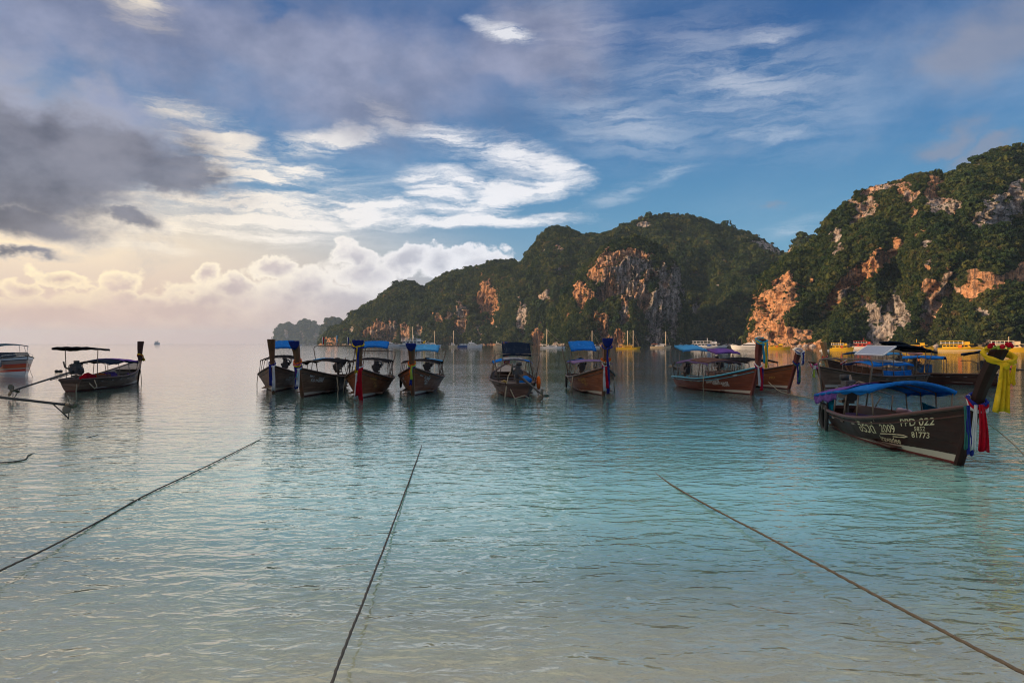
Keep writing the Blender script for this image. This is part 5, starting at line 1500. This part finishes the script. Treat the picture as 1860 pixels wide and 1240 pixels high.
ferry('large yellow two-deck ferry with orange door', 1742, 638.2, 66, Y_, Y_, decks=2, hpx=21, accent=OR, stripe=W_, mast=False)
ferry('cream and yellow two-deck ferry farthest right', 1834, 638.6, 64, Y_, CR, decks=2, hpx=22, accent=RD)
yacht('low grey workboat between two yellow ferries', 1790, 637.4, 30, W_, hpx=8, cat='workboat')
for k, (px, py, lb) in enumerate(((1497, 637.2, 'small white skiff left of the ferries'), (545, 627.6, 'tiny boat far out on the horizon'), (1448, 634.6, 'low white skiff by the orange cliff foot'))):
    yacht(lb, px, py, 16 if k != 1 else 6, W_, hpx=5, cat='skiff')


# ---------------------------------------------------------------- palms and boulders on the far shore
M_FROND = leaf_material('palm_fronds', [(0, (.05, .08, .025)), (1, (.13, .15, .05))])


def palm(label, px, D, hgt, seed):
    r = random.Random(seed); x = (px - CXP) / FPX * D
    root = bpy.data.objects.new('palm_tree', None); COL.objects.link(root); root.location = (x, D, 1.0); tag(root, label, 'palm', 'palms on the far shore')
    lean = Vector((r.uniform(-.25, .25), r.uniform(-.15, .1), 1)) * hgt
    MB().tube([Vector((0, 0, -2)), lean * .35 + Vector((-.4, 0, 0)), lean * .7 + Vector((-.3, 0, 0)), lean], [.42, .3, .26, .22], 7).build('trunk', M_WOOD, root, True)
    for k in range(14):
        th = 2 * math.pi * k / 14 + r.uniform(-.2, .2); el = r.uniform(-.1, .9); ln = r.uniform(3.6, 5.0); d = Vector((math.cos(th), math.sin(th), 0)); sd = Vector((-d.y, d.x, 0)); P = []
        for i in range(8):
            t = i / 7; c = lean + d * (ln * t * math.cos(el * .6)) + Vector((0, 0, ln * (el * t - 1.05 * t * t)))
            w = .75 * math.sin(math.pi * min(1, .1 + t * .88)); P.append([c - sd * w - Vector((0, 0, w * .5)), c, c + sd * w - Vector((0, 0, w * .5))])
        MB().grid(P).build('frond', M_FROND, root)
    return root


palm('leaning palm on the shore beside the long white motor yacht', 1338, 860, 15, 1)
palm('shorter palm left of the leaning one on the shaded shore', 1322, 862, 11, 2)
palm('palm at the foot of the orange cliff', 1349, 700, 9, 3)
rb = random.Random(11)
BOULDER_AT = ['first in the row of four below the shaded grey cliff', 'second in the row of four below the shaded grey cliff', 'third in the row of four below the shaded grey cliff',
              'last in the row of four below the shaded grey cliff', 'near the leaning palm', 'below the left edge of the orange cliff', 'just right of the orange cliff', 'middle one of three right of the orange cliff',
              'last of three right of the orange cliff', 'behind the white and red ferry', 'left of the yellow ferry with the tall mast', 'between two yellow ferries', 'behind the large two-deck ferry', 'left of the cream and yellow ferry']
for k, px in enumerate((1222, 1230, 1238, 1246, 1326, 1380, 1452, 1463, 1476, 1560, 1630, 1700, 1725, 1800)):
    D = (870 if px < 1260 else 905 if px < 1345 else float(np.interp(px, [1352, 1400, 1450, 1520, 1620, 1860], [640, 570, 543, 525, 505, 486]))) - 8
    sx = rb.uniform(1.6, 3.2); mb = MB(); mb.ball((0, 0, 0), (sx, sx * .8, sx * .65), 9, 6)
    for v in mb.v: v *= 1 + .22 * math.sin(v.x * 2.3 + k) * math.cos(v.y * 1.9 + v.z * 3.1 + k)
    o = mb.build('boulder', paint('pale_boulder', (.42, .34, .29), .9, .5, scale=.6), None, False); o.location = ((px - CXP) / FPX * D, D, .3)
    tag(o, 'small pale boulder ' + BOULDER_AT[k], 'boulder', 'boulders along the far shore')


# ---------------------------------------------------------------- unseen wooded hill, added outside the frame to keep the moorings in shade
def shade_hill():
    nx, ny = 90, 90
    X, Yy = np.meshgrid(np.linspace(-370, -130, nx), np.linspace(-90, 180, ny))
    e = np.exp(-((X + 245) / 46.0) ** 2) * sstep(100, 55, Yy) * sstep(-90, -50, Yy)
    Z = 96 * e * (1 + .16 * fbm(np.stack([X / 45, Yy / 45, X * 0], -1), 4)) - 2.0
    V = np.stack([X, Yy, Z], -1).reshape(-1, 3); idx = np.arange(nx * ny).reshape(ny, nx)
    F = np.stack([idx[:-1, :-1], idx[:-1, 1:], idx[1:, 1:], idx[1:, :-1]], -1).reshape(-1, 4)
    o = mesh_obj('hill', V, [tuple(int(q) for q in f) for f in F], ROCK, smooth=True); tag(o, kind='structure')  # added hill, out of view, blocks the sun from the boats
    r = np.random.RandomState(5); sel = np.where(V[:, 2] > 4)[0]; q = r.choice(sel, 4200)
    pts = V[q] + np.stack([r.uniform(-2, 2, 4200), r.uniform(-2, 2, 4200), r.uniform(-.5, .5, 4200)], 1)
    forest('forest', pts, 3.4 * r.lognormal(0, .25, 4200), 77)  # trees covering the added hill


shade_hill()
